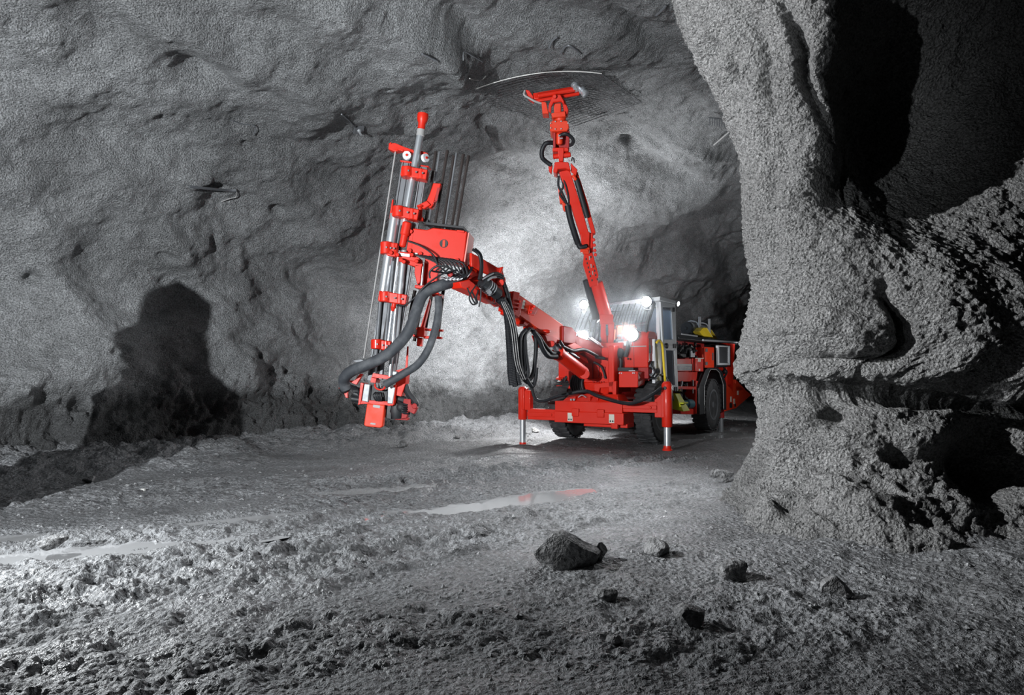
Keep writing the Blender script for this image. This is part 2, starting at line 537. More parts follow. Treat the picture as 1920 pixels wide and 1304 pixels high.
# rubble banked against the wall
rubm = 1 - sstep(0.6, 2.3, dist + 0.5 * fbm(Q, 0.8, 3, 0.5, 231))
fz += rubm * (0.28 + -0.16 * fbm(Q, 1.6, 5, 0.6, 232, ridged=True) + 0.05 * fbm(Q, 7, 3, 0.6, 233))
# slope of muck at the foot of the pillar
fc = np.stack([catmull(PLAN, np.linspace(5, 12, 60))[:, 0], catmull(PLAN, np.linspace(5, 12, 60))[:, 1] - 1.0], -1)
dp_ = np.full(YY.shape, 1e9)
for k in range(60):
    dp_ = np.minimum(dp_, np.hypot(FP[..., 0] - fc[k, 0] - 0.1, FP[..., 1] - fc[k, 1]))
pm = 1 - sstep(0.0, 1.9, dp_ + 0.25 * fbm(Q, 1.1, 3, 0.5, 241))
fz += pm * (0.16 + 0.10 * fbm(Q, 1.9, 5, 0.6, 242)) * (0.12 + 0.88 * sstep(2.3, 4.2, FP[..., 0]))
right = sstep(0.6, 3.0, FP[..., 0]) * (1 - sstep(5.0, 6.5, FP[..., 1]))
fz += right * (0.09 * fbm(Q, 1.4, 4, 0.55, 251) + 0.035 * fbm(Q, 5, 4, 0.6, 252))
for (x, y, r, z) in ((0.205, 13.1, 0.4, -0.10), (2.61, 11.53, 0.35, 0.0), (2.60, 12.62, 0.45, 0.0), (1.14, 13.56, 0.45, 0.0),
                     (4.34, 15.3, 0.45, -0.02), (2.88, 16.25, 0.45, 0.0), (4.91, 16.1, 0.3, -0.14), (3.7, 16.9, 0.3, -0.14)):
    flatten(x, y, r, z)
FP[..., 2] = fz
FLOOR = grid_object('floor', FP, M_FLOOR)

# =================================================================== modelling tools
def paint(name, color, rough=0.4, metal=0.0, coat=0.0, dirt=0.0, emit=None, strength=0, spec=0.5, alpha=None, transmission=0, dust=(0.25, 0.25, 0.25)):
    m, nt, b = new_mat(name)
    b.inputs['Base Color'].default_value = (*color, 1)
    b.inputs['Roughness'].default_value = rough
    b.inputs['Metallic'].default_value = metal
    b.inputs['Coat Weight'].default_value = coat
    b.inputs['Coat Roughness'].default_value = 0.15
    b.inputs['Specular IOR Level'].default_value = spec
    if transmission:
        b.inputs['Transmission Weight'].default_value = transmission
    if emit:
        b.inputs['Emission Color'].default_value = (*emit, 1)
        b.inputs['Emission Strength'].default_value = strength
    if dirt:
        geo = nt.nodes.new('ShaderNodeNewGeometry')
        n = N(nt, 'ShaderNodeTexNoise', Scale=5.0, Detail=6.0, Roughness=0.65)
        nt.links.new(geo.outputs['Position'], n.inputs['Vector'])
        f = ramp(nt, n.outputs[0], [(0.45, 0.0), (0.75, dirt)])
        mx = N(nt, 'ShaderNodeMix', data_type='RGBA', blend_type='MIX')
        nt.links.new(f, mx.inputs[0])
        mx.inputs[6].default_value = (*color, 1)
        mx.inputs[7].default_value = (*dust, 1)
        nt.links.new(mx.outputs[2], b.inputs['Base Color'])
        r2 = ramp(nt, n.outputs[0], [(0.3, rough), (0.8, min(1, rough + 0.3))])
        nt.links.new(r2, b.inputs['Roughness'])
    return m


RED = paint('red_machine_paint', (0.56, 0.015, 0.004), 0.36, spec=0.35, coat=0.15, dirt=0.04, dust=(0.45, 0.12, 0.07))
RED2 = paint('orange_red_boom_paint', (0.62, 0.034, 0.008), 0.38, spec=0.35, coat=0.12, dirt=0.08, dust=(0.5, 0.18, 0.09))
DRED = paint('dull_red_paint', (0.30, 0.009, 0.009), 0.5, dirt=0.15, dust=(0.12, 0.05, 0.05))
WHITE = paint('white_cab_paint', (0.62, 0.65, 0.68), 0.4, coat=0.3, dirt=0.1)
BLACK = paint('black_satin_paint', (0.012, 0.014, 0.017), 0.45, dirt=0.08, dust=(0.06, 0.06, 0.06))
RUBBER = paint('tyre_rubber', (0.018, 0.019, 0.021), 0.7, dirt=0.45, dust=(0.11, 0.113, 0.118))
HOSE = paint('black_hose_rubber', (0.009, 0.010, 0.013), 0.45, spec=0.35, dirt=0.12, dust=(0.04, 0.042, 0.045))
DHOSE = paint('dusty_hose_sleeve', (0.035, 0.04, 0.048), 0.6, dirt=0.5, dust=(0.19, 0.2, 0.21))
CHROME = paint('chromed_steel', (0.62, 0.66, 0.70), 0.30, metal=0.75)
STEEL = paint('worn_steel', (0.36, 0.38, 0.40), 0.42, metal=0.5, dirt=0.3, dust=(0.12, 0.12, 0.13))
DSTEEL = paint('dark_steel', (0.13, 0.138, 0.15), 0.42, metal=0.4, dirt=0.2, dust=(0.1, 0.1, 0.1))
RUST = paint('rusty_dark_steel', (0.018, 0.012, 0.011), 0.6, metal=0.2, dirt=0.3, dust=(0.05, 0.03, 0.026))
YELLOW = paint('yellow_plastic', (0.82, 0.58, 0.02), 0.45, dirt=0.1)
OLIVE = paint('yellow_green_step_paint', (0.46, 0.48, 0.01), 0.5, dirt=0.15)
TEAL = paint('blue_green_motor_paint', (0.03, 0.10, 0.13), 0.45)
STICK = paint('pale_sticker', (0.55, 0.52, 0.46), 0.5)
GREYP = paint('pale_grey_plate', (0.30, 0.30, 0.30), 0.5)
LAMP = paint('burning_lamp_lens', (1, 1, 1), 0.3, emit=(0.93, 0.97, 1.0), strength=60)
LAMP2 = paint('dim_lamp_lens', (1, 1, 1), 0.3, emit=(0.93, 0.97, 1.0), strength=8)
SKIN = paint('skin', (0.55, 0.30, 0.20), 0.5)
ORANGE = paint('orange_work_jacket', (0.8, 0.12, 0.04), 0.8)
HELMET = paint('pale_helmet', (0.6, 0.62, 0.6), 0.35)
REFLECT = paint('reflective_tape', (0.7, 0.7, 0.65), 0.3)
DCLOTH = paint('dark_trousers', (0.03, 0.035, 0.05), 0.85)


def glass_material():
    m, nt, b = new_mat('cab_glass')
    out = nt.nodes['Material Output']
    g = N(nt, 'ShaderNodeBsdfGlossy', Roughness=0.03)
    g.inputs[0].default_value = (0.9, 0.95, 1, 1)
    t = nt.nodes.new('ShaderNodeBsdfTransparent')
    t.inputs[0].default_value = (0.72, 0.78, 0.84, 1)
    f = N(nt, 'ShaderNodeFresnel', IOR=1.5)
    mx = nt.nodes.new('ShaderNodeMixShader')
    nt.links.new(f.outputs[0], mx.inputs[0])
    nt.links.new(t.outputs[0], mx.inputs[1])
    nt.links.new(g.outputs[0], mx.inputs[2])
    d = N(nt, 'ShaderNodeBsdfDiffuse')
    d.inputs[0].default_value = (0.5, 0.55, 0.62, 1)
    mx2 = nt.nodes.new('ShaderNodeMixShader')
    mx2.inputs[0].default_value = 0.16
    nt.links.new(mx.outputs[0], mx2.inputs[1])
    nt.links.new(d.outputs[0], mx2.inputs[2])
    nt.links.new(mx2.outputs[0], out.inputs[0])
    return m


GLASS = glass_material()


def spline(pts, n=8):
    pts = [Vector(p) for p in pts]
    if len(pts) < 3:
        return pts
    out = []
    for i in range(len(pts) - 1):
        p0 = pts[max(i - 1, 0)]
        p1, p2 = pts[i], pts[i + 1]
        p3 = pts[min(i + 2, len(pts) - 1)]
        for k in range(n):
            t = k / n
            out.append(0.5 * ((2 * p1) + (p2 - p0) * t + (2 * p0 - 5 * p1 + 4 * p2 - p3) * t * t + (3 * p1 - p0 - 3 * p2 + p3) * t**3))
    out.append(pts[-1])
    return out


class G:
    """collects shapes (in place coordinates) and links them as ONE mesh object"""

    def __init__(self):
        self.bm = bmesh.new()

    def face(self, vs):
        try:
            return self.bm.faces.new(vs)
        except ValueError:
            return None

    def prism(self, pts, ext):
        """polygon (3-D points) pushed along a vector"""
        ext = Vector(ext)
        a = [self.bm.verts.new(Vector(p)) for p in pts]
        b = [self.bm.verts.new(Vector(p) + ext) for p in pts]
        self.face(a)
        self.face(list(reversed(b)))
        n = len(a)
        for i in range(n):
            j = (i + 1) % n
            self.face([a[i], b[i], b[j], a[j]])
        return self

    def hexa(self, c8):
        v = [self.bm.verts.new(Vector(p)) for p in c8]
        for f in ((0, 1, 2, 3), (7, 6, 5, 4), (0, 4, 5, 1), (1, 5, 6, 2), (2, 6, 7, 3), (3, 7, 4, 0)):
            self.face([v[i] for i in f])
        return self

    def beam(self, p0, p1, w, h, up=(0, 0, 1), w1=None, h1=None):
        p0, p1 = Vector(p0), Vector(p1)
        w1 = w if w1 is None else w1
        h1 = h if h1 is None else h1
        d = (p1 - p0).normalized()
        side = d.cross(Vector(up)).normalized()
        u = side.cross(d).normalized()
        c = []
        for p, ww, hh in ((p0, w, h), (p1, w1, h1)):
            c += [p - side * ww / 2 - u * hh / 2, p + side * ww / 2 - u * hh / 2, p + side * ww / 2 + u * hh / 2, p - side * ww / 2 + u * hh / 2]
        return self.hexa(c)

    def rings(self, rings, cap=True):
        vs = [[self.bm.verts.new(p) for p in r] for r in rings]
        n = len(vs[0])
        for a, b in zip(vs[:-1], vs[1:]):
            for i in range(n):
                j = (i + 1) % n
                self.face([a[i], a[j], b[j], b[i]])
        if cap:
            self.face(list(reversed(vs[0])))
            self.face(vs[-1])
        return self

    def tube(self, pts, r, seg=10, n=8, rough=0.0):
        P = spline(pts, n)
        rings = []
        up = None
        for i, p in enumerate(P):
            d = (P[min(i + 1, len(P) - 1)] - P[max(i - 1, 0)])
            if d.length < 1e-7:
                continue
            d.normalize()
            if up is None:
                up = d.orthogonal().normalized()
            else:
                up = (up - d * up.dot(d)).normalized()
            s = d.cross(up)
            rr = r[0] + (r[1] - r[0]) * i / (len(P) - 1) if isinstance(r, tuple) else r
            if rough:
                rr *= 1 + rough * (0.5 + 0.5 * math.sin(i * 1.7)) * 0.5
            rings.append([p + (up * math.cos(a) + s * math.sin(a)) * rr for a in [2 * math.pi * k / seg for k in range(seg)]])
        return self.rings(rings)

    def ribbed(self, pts, r, seg=10, pitch=0.02):
        """corrugated hose"""
        P = spline(pts, 16)
        L = [0]
        for a, b in zip(P[:-1], P[1:]):
            L.append(L[-1] + (b - a).length)
        m = int(L[-1] / pitch * 2)
        Q = []
        j = 0
        for k in range(m + 1):
            t = L[-1] * k / m
            while j < len(L) - 2 and L[j + 1] < t:
                j += 1
            f = (t - L[j]) / max(L[j + 1] - L[j], 1e-9)
            Q.append(P[j].lerp(P[j + 1], min(max(f, 0), 1)))
        rings = []
        up = None
        for i, p in enumerate(Q):
            d = (Q[min(i + 1, m)] - Q[max(i - 1, 0)]).normalized()
            up = d.orthogonal().normalized() if up is None else (up - d * up.dot(d)).normalized()
            s = d.cross(up)
            rr = r * (1.0 if i % 2 else 0.9)
            rings.append([p + (up * math.cos(a) + s * math.sin(a)) * rr for a in [2 * math.pi * k / seg for k in range(seg)]])
        return self.rings(rings)

    def cyl(self, p0, p1, r, r1=None, seg=20):
        p0, p1 = Vector(p0), Vector(p1)
        return self.lathe(p0, p1 - p0, [(0, r), (1, r if r1 is None else r1)], seg)

    def lathe(self, p, axis, prof, seg=24):
        """prof: (fraction along the axis, radius)"""
        p, axis = Vector(p), Vector(axis)
        d = axis.normalized()
        u = d.orthogonal().normalized()
        s = d.cross(u)
        rings = [[p + axis * t + (u * math.cos(a) + s * math.sin(a)) * max(r, 1e-4) for a in [2 * math.pi * k / seg for k in range(seg)]] for t, r in prof]
        return self.rings(rings)

    def ball(self, c, r, seg=12, scale=(1, 1, 1)):
        c = Vector(c)
        rings = []
        for i in range(1, seg):
            th = math.pi * i / seg
            rings.append([c + Vector((r * math.sin(th) * math.cos(a) * scale[0], r * math.sin(th) * math.sin(a) * scale[1], r * math.cos(th) * scale[2]))
                          for a in [2 * math.pi * k / seg for k in range(seg)]])
        return self.rings(rings)

    def bolts(self, pts, axis, r=0.012, h=0.012):
        for p in pts:
            self.cyl(Vector(p), Vector(p) + Vector(axis).normalized() * h, r, seg=6)
        return self

    def build(self, name, mat, parent=None, bevel=0.0, smooth=True, label=None, angle=35, seg=2):
        bm = self.bm
        bmesh.ops.recalc_face_normals(bm, faces=bm.faces)
        off = Vector((0, 0, 0))
        q = parent
        while q is not None:
            off += q.location
            q = q.parent
        for v in bm.verts:
            v.co -= off
        # origin of the part at its own centre
        c = Vector((0, 0, 0))
        for v in bm.verts:
            c += v.co
        c /= max(1, len(bm.verts))
        for v in bm.verts:
            v.co -= c
        me = bpy.data.meshes.new(name)
        bm.to_mesh(me)
        bm.free()
        if smooth:
            me.polygons.foreach_set('use_smooth', [True] * len(me.polygons))
            me.set_sharp_from_angle(angle=math.radians(angle))
        me.materials.append(mat)
        o = bpy.data.objects.new(name, me)
        o.location = c
        COL.objects.link(o)
        if parent is not None:
            o.parent = parent
        if bevel:
            b = o.modifiers.new('edges', 'BEVEL')
            b.width = bevel
            b.segments = seg
            b.limit_method = 'ANGLE'
            b.angle_limit = math.radians(40)
            b.harden_normals = False
        if label:
            o['label'] = label
        return o


def thing(name, label, cat, loc, group=None):
    o = bpy.data.objects.new(name, None)
    o.empty_display_size = 0.2
    o.location = loc
    o['label'] = label
    o['category'] = cat
    if group:
        o['group'] = group
    COL.objects.link(o)
    return o


def tag(o, label, cat, group=None, kind=None):
    o['label'] = label
    o['category'] = cat
    if group:
        o['group'] = group
    if kind:
        o['kind'] = kind
    return o

# =================================================================== the bolting rig
YAW = math.radians(33)
RO = Vector((1.87, 13.09, 0.0))                       # ground under the front axle
RS = Vector((math.cos(YAW), -math.sin(YAW), 0))       # across, towards the cab door side
RB = Vector((math.sin(YAW), math.cos(YAW), 0))        # towards the tail
RU = Vector((0, 0, 1))


def W(s, b, z):
    return RO + RS * s + RB * b + RU * z


def at(px, py, s=None, b=None, z=None):
    """where the ray of a pixel meets a plane of the carrier (s, b or z fixed), in the place's coordinates"""
    r = ray(px, py)
    c = Vector((0, 0, CAM_H))
    if s is not None:
        n, k = RS, s
    elif b is not None:
        n, k = RB, b
    else:
        n, k = RU, z
    t = (k - (c - RO).dot(n)) / r.dot(n)
    return c + r * t


def lbox(g, s0, s1, b0, b1, z0, z1):
    return g.hexa([W(s0, b0, z0), W(s1, b0, z0), W(s1, b1, z0), W(s0, b1, z0), W(s0, b0, z1), W(s1, b0, z1), W(s1, b1, z1), W(s0, b1, z1)])


def side_plate(g, pix, s, thick):
    """outline on the door-side plane s, pushed inwards"""
    return g.prism([at(x, y, s=s) for x, y in pix], RS * (-thick))


def front_plate(g, pix, b, thick):
    return g.prism([at(x, y, b=b) for x, y in pix], RB * thick)


rig = thing('rock_bolting_rig', 'red bolting rig with raised boom, standing on jacks on the mine floor', 'mining machine', RO)

# ---- chassis
g = G()
lbox(g, -0.5, 0.5, -0.62, 1.1, 0.42, 0.82)
lbox(g, -0.45, 0.6, 1.0, 5.4, 0.5, 0.95)
lbox(g, -0.95, 0.95, -0.12, 0.12, 0.48, 0.68)
lbox(g, -0.95, 0.95, 3.08, 3.32, 0.48, 0.68)
chassis = g.build('chassis', DRED, rig, 0.02)

# ---- front bumper with jacks
g = G()
lbox(g, -0.64, 0.70, -1.0, -0.55, 0.60, 0.79)
lbox(g, -0.64, 0.73, -1.02, -0.55, 0.40, 0.605)
g.hexa([W(-0.5, -0.97, 0.785), W(0.62, -0.97, 0.785), W(0.62, -0.5, 0.785), W(-0.5, -0.5, 0.785),
        W(-0.42, -0.80, 0.92), W(0.52, -0.80, 0.92), W(0.52, -0.5, 0.92), W(-0.42, -0.5, 0.92)])
for s in (-0.22, 0.28):
    lbox(g, s - 0.05, s + 0.09, -1.045, -1.0, 0.52, 0.66)
for s in (-0.25, 0.05, 0.2):
    lbox(g, s, s + 0.02, -0.97, -0.8, 0.80, 0.88)
lbox(g, -0.1, 0.75, -0.9, -0.6, 0.34, 0.41)
lbox(g, 0.5, 0.62, -1.03, -0.95, 0.33, 0.42)
bumper = g.build('front_bumper', RED, rig, 0.012)
for s in (-0.36, 0.46):
    g = G()
    lbox(g, s, s + 0.10, -1.028, -1.02, 0.43, 0.58)
    g.build('warning_sticker', STICK, bumper, label='pale sticker on the bumper')
    g = G()
    lbox(g, s + 0.015, s + 0.04, -1.031, -1.028, 0.445, 0.475)
    lbox(g, s + 0.06, s + 0.085, -1.031, -1.028, 0.445, 0.475)
    g.build('sticker_symbol', BLACK, bumper)
g = G()
g.tube([W(-0.18, -0.95, 0.86), W(-0.10, -0.96, 0.90), W(-0.02, -0.95, 0.86)], 0.01, 6)
g.bolts([W(-0.3, -0.98, 0.82), W(-0.24, -0.98, 0.82)], -RB, 0.02, 0.03)
g.build('lifting_ring', CHROME, bumper)


def jack(s, b, ztop, zmid, zfoot, arm_s, az0, az1, br0, br1):
    g = G()
    g.lathe(W(s, b, zmid), RU * (ztop - zmid), [(0, 0.08), (0.02, 0.088), (0.93, 0.088), (0.97, 0.07), (1, 0.05)], 20)
    sg = 1 if arm_s > s else -1
    lbox(g, s + sg * 0.06, s + sg * 0.2, b - 0.06, b + 0.06, br0, br1)
    lbox(g, s + sg * 0.02, s + sg * 0.08, b - 0.085, b + 0.085, br0, br1 + 0.05)
    out = g.build('jack', RED, rig, 0.01)
    g = G()
    lo, hi = sorted((s + sg * 0.15, arm_s))
    lbox(g, lo, hi, b - 0.07, b + 0.07, az0, az1)
    lbox(g, lo, hi, b - 0.085, b - 0.07, az0 + 0.06, az1 - 0.06)
    g.bolts([W((lo + hi) / 2 + 0.2, b - 0.085, (az0 + az1) / 2)], -RB, 0.025, 0.02)
    g.build('jack_beam', RED, out, 0.012)
    g = G()
    g.cyl(W(s, b, zfoot + 0.06), W(s, b, zmid + 0.1), 0.058)
    g.build('jack_rod', CHROME, out)
    g = G()
    g.lathe(W(s, b, zfoot - 0.02), RU * 0.1, [(0, 0.085), (0.3, 0.088), (0.6, 0.066), (1, 0.064)], 20)
    g.build('jack_foot', RED, out)
    return out


jack(-1.40, -0.90, 1.04, 0.41, -0.10, -0.60, 0.425, 0.625, 0.60, 0.97)
jack(1.47, -0.90, 1.16, 0.39, 0.0, 0.70, 0.625, 0.81, 0.55, 0.93)
g = G()
g.bolts([W(1.47, -0.985, 1.05)], -RB, 0.03, 0.02)
g.build('pivot_bolt', BLACK, rig)
# tail jacks
for s in (0.9, -0.55):
    g = G()
    g.cyl(W(s, 4.2, 0.25), W(s, 4.2, 1.0), 0.085)
    o = g.build('jack', DRED, rig)
    g = G()
    g.cyl(W(s, 4.2, -0.10), W(s, 4.2, 0.3), 0.06)
    g.build('jack_rod', CHROME, o)
    g = G()
    g.lathe(W(s, 4.2, -0.16), RU * 0.1, [(0, 0.10), (0.4, 0.10), (1, 0.07)], 16)
    g.build('jack_foot', DRED, o)

# ---- wheels
def wheel(s, b, z, steer=0.0):
    ax = RS.copy()
    ax.rotate(Matrix.Rotation(steer, 3, 'Z'))
    if s < 0:
        ax = -ax
    c = W(s, b, z)
    R_, w_ = 0.578, 0.36
    p = c - ax * w_ / 2
    g = G()
    prof = [(0.06, 0.33), (0.02, 0.36), (0.0, 0.42), (0.02, 0.50), (0.08, 0.545), (0.14, 0.562), (0.5, 0.572), (0.86, 0.562), (0.92, 0.545),
            (0.98, 0.50), (1.0, 0.42), (0.98, 0.36), (0.94, 0.33)]
    g.lathe(p, ax * w_, prof, 48)
    ty = g.build('tyre', RUBBER, None)
    # tread
    g = G()
    u = ax.orthogonal().normalized()
    v = ax.cross(u)
    for k in range(30):
        a = 2 * math.pi * k / 30
        for side in (-1, 1):
            a2 = a + (0.06 if side > 0 else -0.04)
            d = u * math.cos(a2) + v * math.sin(a2)
            t = u * -math.sin(a2) + v * math.cos(a2)
            q = c + d * 0.572 + ax * side * 0.095
            g.hexa([q - t * 0.035 - ax * 0.08 - d * 0.03, q + t * 0.035 - ax * 0.08 - d * 0.03, q + t * 0.045 + ax * 0.08 - d * 0.03, q - t * 0.045 + ax * 0.08 - d * 0.03,
                    q - t * 0.028 - ax * 0.075 + d * 0.006, q + t * 0.028 - ax * 0.075 + d * 0.006, q + t * 0.038 + ax * 0.075 + d * 0.002, q - t * 0.038 + ax * 0.075 + d * 0.002])
    tr = g.build('tread_blocks', RUBBER, None, 0.006, seg=1)
    g = G()
    g.lathe(c - ax * 0.1, ax * 0.27, [(0, 0.1), (0.3, 0.12), (0.45, 0.30), (0.9, 0.33), (1.0, 0.345), (1.0, 0.30), (0.62, 0.27), (0.55, 0.17), (0.75, 0.16), (0.8, 0.10), (0.95, 0.09), (0.97, 0.02)], 36)
    rim = g.build('rim', DSTEEL, None, smooth=True)
    g = G()
    for k in range(10):
        a = 2 * math.pi * k / 10
        g.cyl(c + ax * 0.04 + (u * math.cos(a) + v * math.sin(a)) * 0.215, c + ax * 0.075 + (u * math.cos(a) + v * math.sin(a)) * 0.215, 0.015, seg=6)
    nuts = g.build('wheel_nuts', STEEL, None)
    root = ty
    root.name = 'wheel'
    root.parent = rig
    root.location = root.location - rig.location
    for o in (tr, rim, nuts):
        o.parent = root
        o.location = o.location - root.location - rig.location
    return root


wheel(0.87, 0, 0.585, 0.0)
wheel(-0.87, 0, 0.60, 0.0)
wheel(0.87, 3.2, 0.60)
wheel(-0.87, 3.2, 0.60)

# ---- boom pedestal on the nose
g = G()
g.hexa([W(-0.24, -0.62, 0.88), W(0.24, -0.62, 0.88), W(0.24, 0.0, 0.88), W(-0.24, 0.0, 0.88),
        W(-0.34, -0.70, 1.12), W(0.36, -0.70, 1.12), W(0.36, 0.0, 1.12), W(-0.34, 0.0, 1.12)])
g.hexa([W(-0.34, -0.70, 1.12), W(0.36, -0.70, 1.12), W(0.36, 0.0, 1.12), W(-0.34, 0.0, 1.12),
        W(-0.10, -0.66, 1.72), W(0.34, -0.66, 1.78), W(0.34, 0.0, 1.78), W(-0.10, 0.0, 1.72)])
lbox(g, 0.30, 0.42, -0.72, 0.05, 0.95, 1.80)
lbox(g, -0.03, 0.5, -0.5, 0.0, 1.74, 1.86)
ped = g.build('boom_pedestal', RED, rig, 0.02)
g = G()
g.prism([W(-0.62, -0.62, 1.34), W(-0.50, -0.62, 1.34), W(-0.34, -0.62, 0.86), W(-0.48, -0.62, 0.86)], RB * 0.18)
g.prism([W(0.02, -0.72, 1.10), W(0.46, -0.72, 1.16), W(0.46, -0.72, 0.88), W(0.40, -0.72, 0.88), W(0.36, -0.72, 1.04), W(0.14, -0.72, 1.03), W(0.10, -0.72, 0.90), W(0.02, -0.72, 0.90)], RB * 0.1)
lbox(g, -0.5, 0.5, -0.6, -0.45, 0.80, 0.92)
lbox(g, -0.12, 0.14, -0.73, -0.70, 1.16, 1.2)
g.build('support_plate', RED, ped, 0.01)
g = G()
for k in range(6):
    s = -0.42 + 0.045 * k
    g.tube([W(s, -0.68, 1.25), W(s - 0.02, -0.74, 1.1), W(s + 0.03, -0.70, 0.86)], 0.028, 8)
g.tube([W(-0.2, -0.72, 1.3), W(-0.28, -0.78, 1.55), W(-0.1, -0.85, 1.62), W(0.3, -0.85, 1.56)], 0.03, 8)
g.tube([W(0.26, -0.73, 1.2), W(0.2, -0.76, 1.4), W(0.05, -0.78, 1.5)], 0.02, 8)
g.build('pedestal_hoses', HOSE, ped)
g = G()
lbox(g, -0.02, 0.0, -0.72, -0.70, 1.15, 1.65)
lbox(g, 0.10, 0.25, -0.72, -0.69, 1.22, 1.24)
lbox(g, 0.10, 0.12, -0.72, -0.69, 1.24, 1.42)
lbox(g, 0.22, 0.24, -0.72, -0.69, 1.24, 1.42)
g.bolts([W(0.02 + 0.05 * i, -0.72, 1.14) for i in range(5)], -RB, 0.013, 0.015)
g.build('pedestal_bracket', DRED, ped, 0.004)

# flat hose to the jacks over the bumper
g = G()
g.tube([PD(996, 722, 12.75), PD(1004, 748, 12.7), PD(1020, 752, 12.6), PD(1045, 744, 12.45), PD(1075, 737, 12.3), PD(1100, 734, 12.2), PD(1118, 742, 12.0), PD(1150, 752, 11.8),
        PD(1180, 757, 11.55), PD(1205, 750, 11.4), PD(1225, 739, 11.38), PD(1240, 728, 11.42)], 0.032, 10)
g.build('jack_supply_hose', HOSE, rig)

# ---- box over the right front wheel (toolbox) and hood
g = G()
g.hexa([at(1160, 727, b=-0.65), at(1196, 727, b=-0.65), W(0.845, -0.35, 1.09), W(0.46, -0.35, 1.09),
        at(1160, 697, b=-0.65), at(1196, 697, b=-0.65), W(0.845, -0.18, 1.33), W(0.46, -0.18, 1.33)])
box1 = g.build('tool_box', RED, rig, 0.012)
g = G()
g.bolts([at(x, 700, b=-0.66) for x in (1162, 1166, 1187, 1190)], -RB, 0.014, 0.02)
lbox(g, 0.66, 0.78, -0.62, -0.3, 1.335, 1.35)
g.build('lid_hinge', CHROME, box1)
g = G()
lbox(g, 0.42, 0.72, -0.55, -0.2, 1.335, 1.40)
g.build('lid_gasket', BLACK, box1)

# hood with rounded top
def hood_profile(s0, s1, b0, b1, z0, z1, r=0.14):
    pts = [(b0, z0), (b0, z1 - r)]
    for k in range(1, 6):
        a = math.pi / 2 * k / 6
        pts.append((b0 + r - r * math.cos(a), z1 - r + r * math.sin(a)))
    pts += [(b0 + r, z1), (b1 - r, z1)]
    for k in range(1, 6):
        a = math.pi / 2 * k / 6
        pts.append((b1 - r + r * math.sin(a), z1 - r + r * math.cos(a)))
    pts += [(b1, z1 - r), (b1, z0)]
    return [W(s0, b, z) for b, z in pts], RS * (s1 - s0)


g = G()
g.prism(*hood_profile(0.46, 0.93, -0.38, 0.08, 1.40, 2.06))
lbox(g, 0.30, 0.47, -0.42, 0.02, 1.38, 1.86)
hood = g.build('engine_hood', RED, rig, 0.015)
g = G()
lbox(g, 0.925, 0.94, -0.37, 0.07, 1.52, 1.93)
g.build('hood_side_panel', RED, hood, 0.006)
g = G()
lbox(g, 0.94, 0.95, -0.36, -0.28, 1.66, 1.80)
lbox(g, 0.66, 0.665, -0.385, -0.38, 1.42, 1.95)
g.build('hood_handle', BLACK, hood)
g = G()
lbox(g, 0.55, 0.9, -0.386, -0.38, 1.775, 1.795)
g.build('hood_lettering', GREYP, hood)  # illegible line of lettering built as a plain strip
g = G()
g.ball(W(0.44, -0.5, 1.66), 0.075, 12, (1, 1, 1.3))
g.tube([W(0.44, -0.5, 1.6), W(0.46, -0.5, 1.5), W(0.45, -0.5, 1.38)], 0.03, 8)
g.tube([W(0.58, -0.44, 1.88), W(0.57, -0.46, 1.75), W(0.52, -0.47, 1.60)], 0.035, 8)
g.ball(W(0.60, -0.5, 1.56), 0.02)
g.build('hose_bundle', HOSE, hood)
# hydraulic manifold below the hood side
g = G()
lbox(g, 0.72, 0.92, -0.34, 0.06, 1.20, 1.50)
man = g.build('valve_block', DRED, rig, 0.01)
g = G()
for i in range(9):
    random.seed(i)
    p = W(0.92, -0.32 + 0.045 * i, 1.24 + random.random() * 0.22)
    g.cyl(p, p + RS * 0.05, 0.018, seg=8)
for i in range(5):
    g.tube([W(0.95, -0.3 + 0.07 * i, 1.24), W(1.0, -0.28 + 0.07 * i, 1.33), W(0.95, -0.33 + 0.08 * i, 1.46)], 0.012, 6)
g.build('fittings', DSTEEL, man)
g = G()
g.cyl(W(0.86, -0.2, 1.44), W(0.98, -0.2, 1.44), 0.08)
g.build('coupling', BLACK, man)

# ---- front wheel arch
def arch(s0, s1, bc, z0, r0, r1, mat, parent, angles=(-15, 195), name='wheel_arch'):
    g = G()
    n = 7
    outer, inner = [], []
    for k in range(n):
        a = math.radians(angles[0] + (angles[1] - angles[0]) * k / (n - 1))
        outer.append((bc - r1 * math.cos(a), z0 + r1 * math.sin(a)))
        inner.append((bc - r0 * math.cos(a), z0 + r0 * math.sin(a)))
    pts = [W(s1, b, z) for b, z in outer] + [W(s1, b, z) for b, z in reversed(inner)]
    g.prism(pts, RS * (s0 - s1))
    return g.build(name, mat, parent, 0.004, smooth=False)


arch(0.66, 1.02, 0.05, 0.60, 0.66, 0.69, BLACK, rig, (62, 165))
arch(-1.02, -0.66, 0.05, 0.60, 0.66, 0.69, RED, rig, (60, 150))

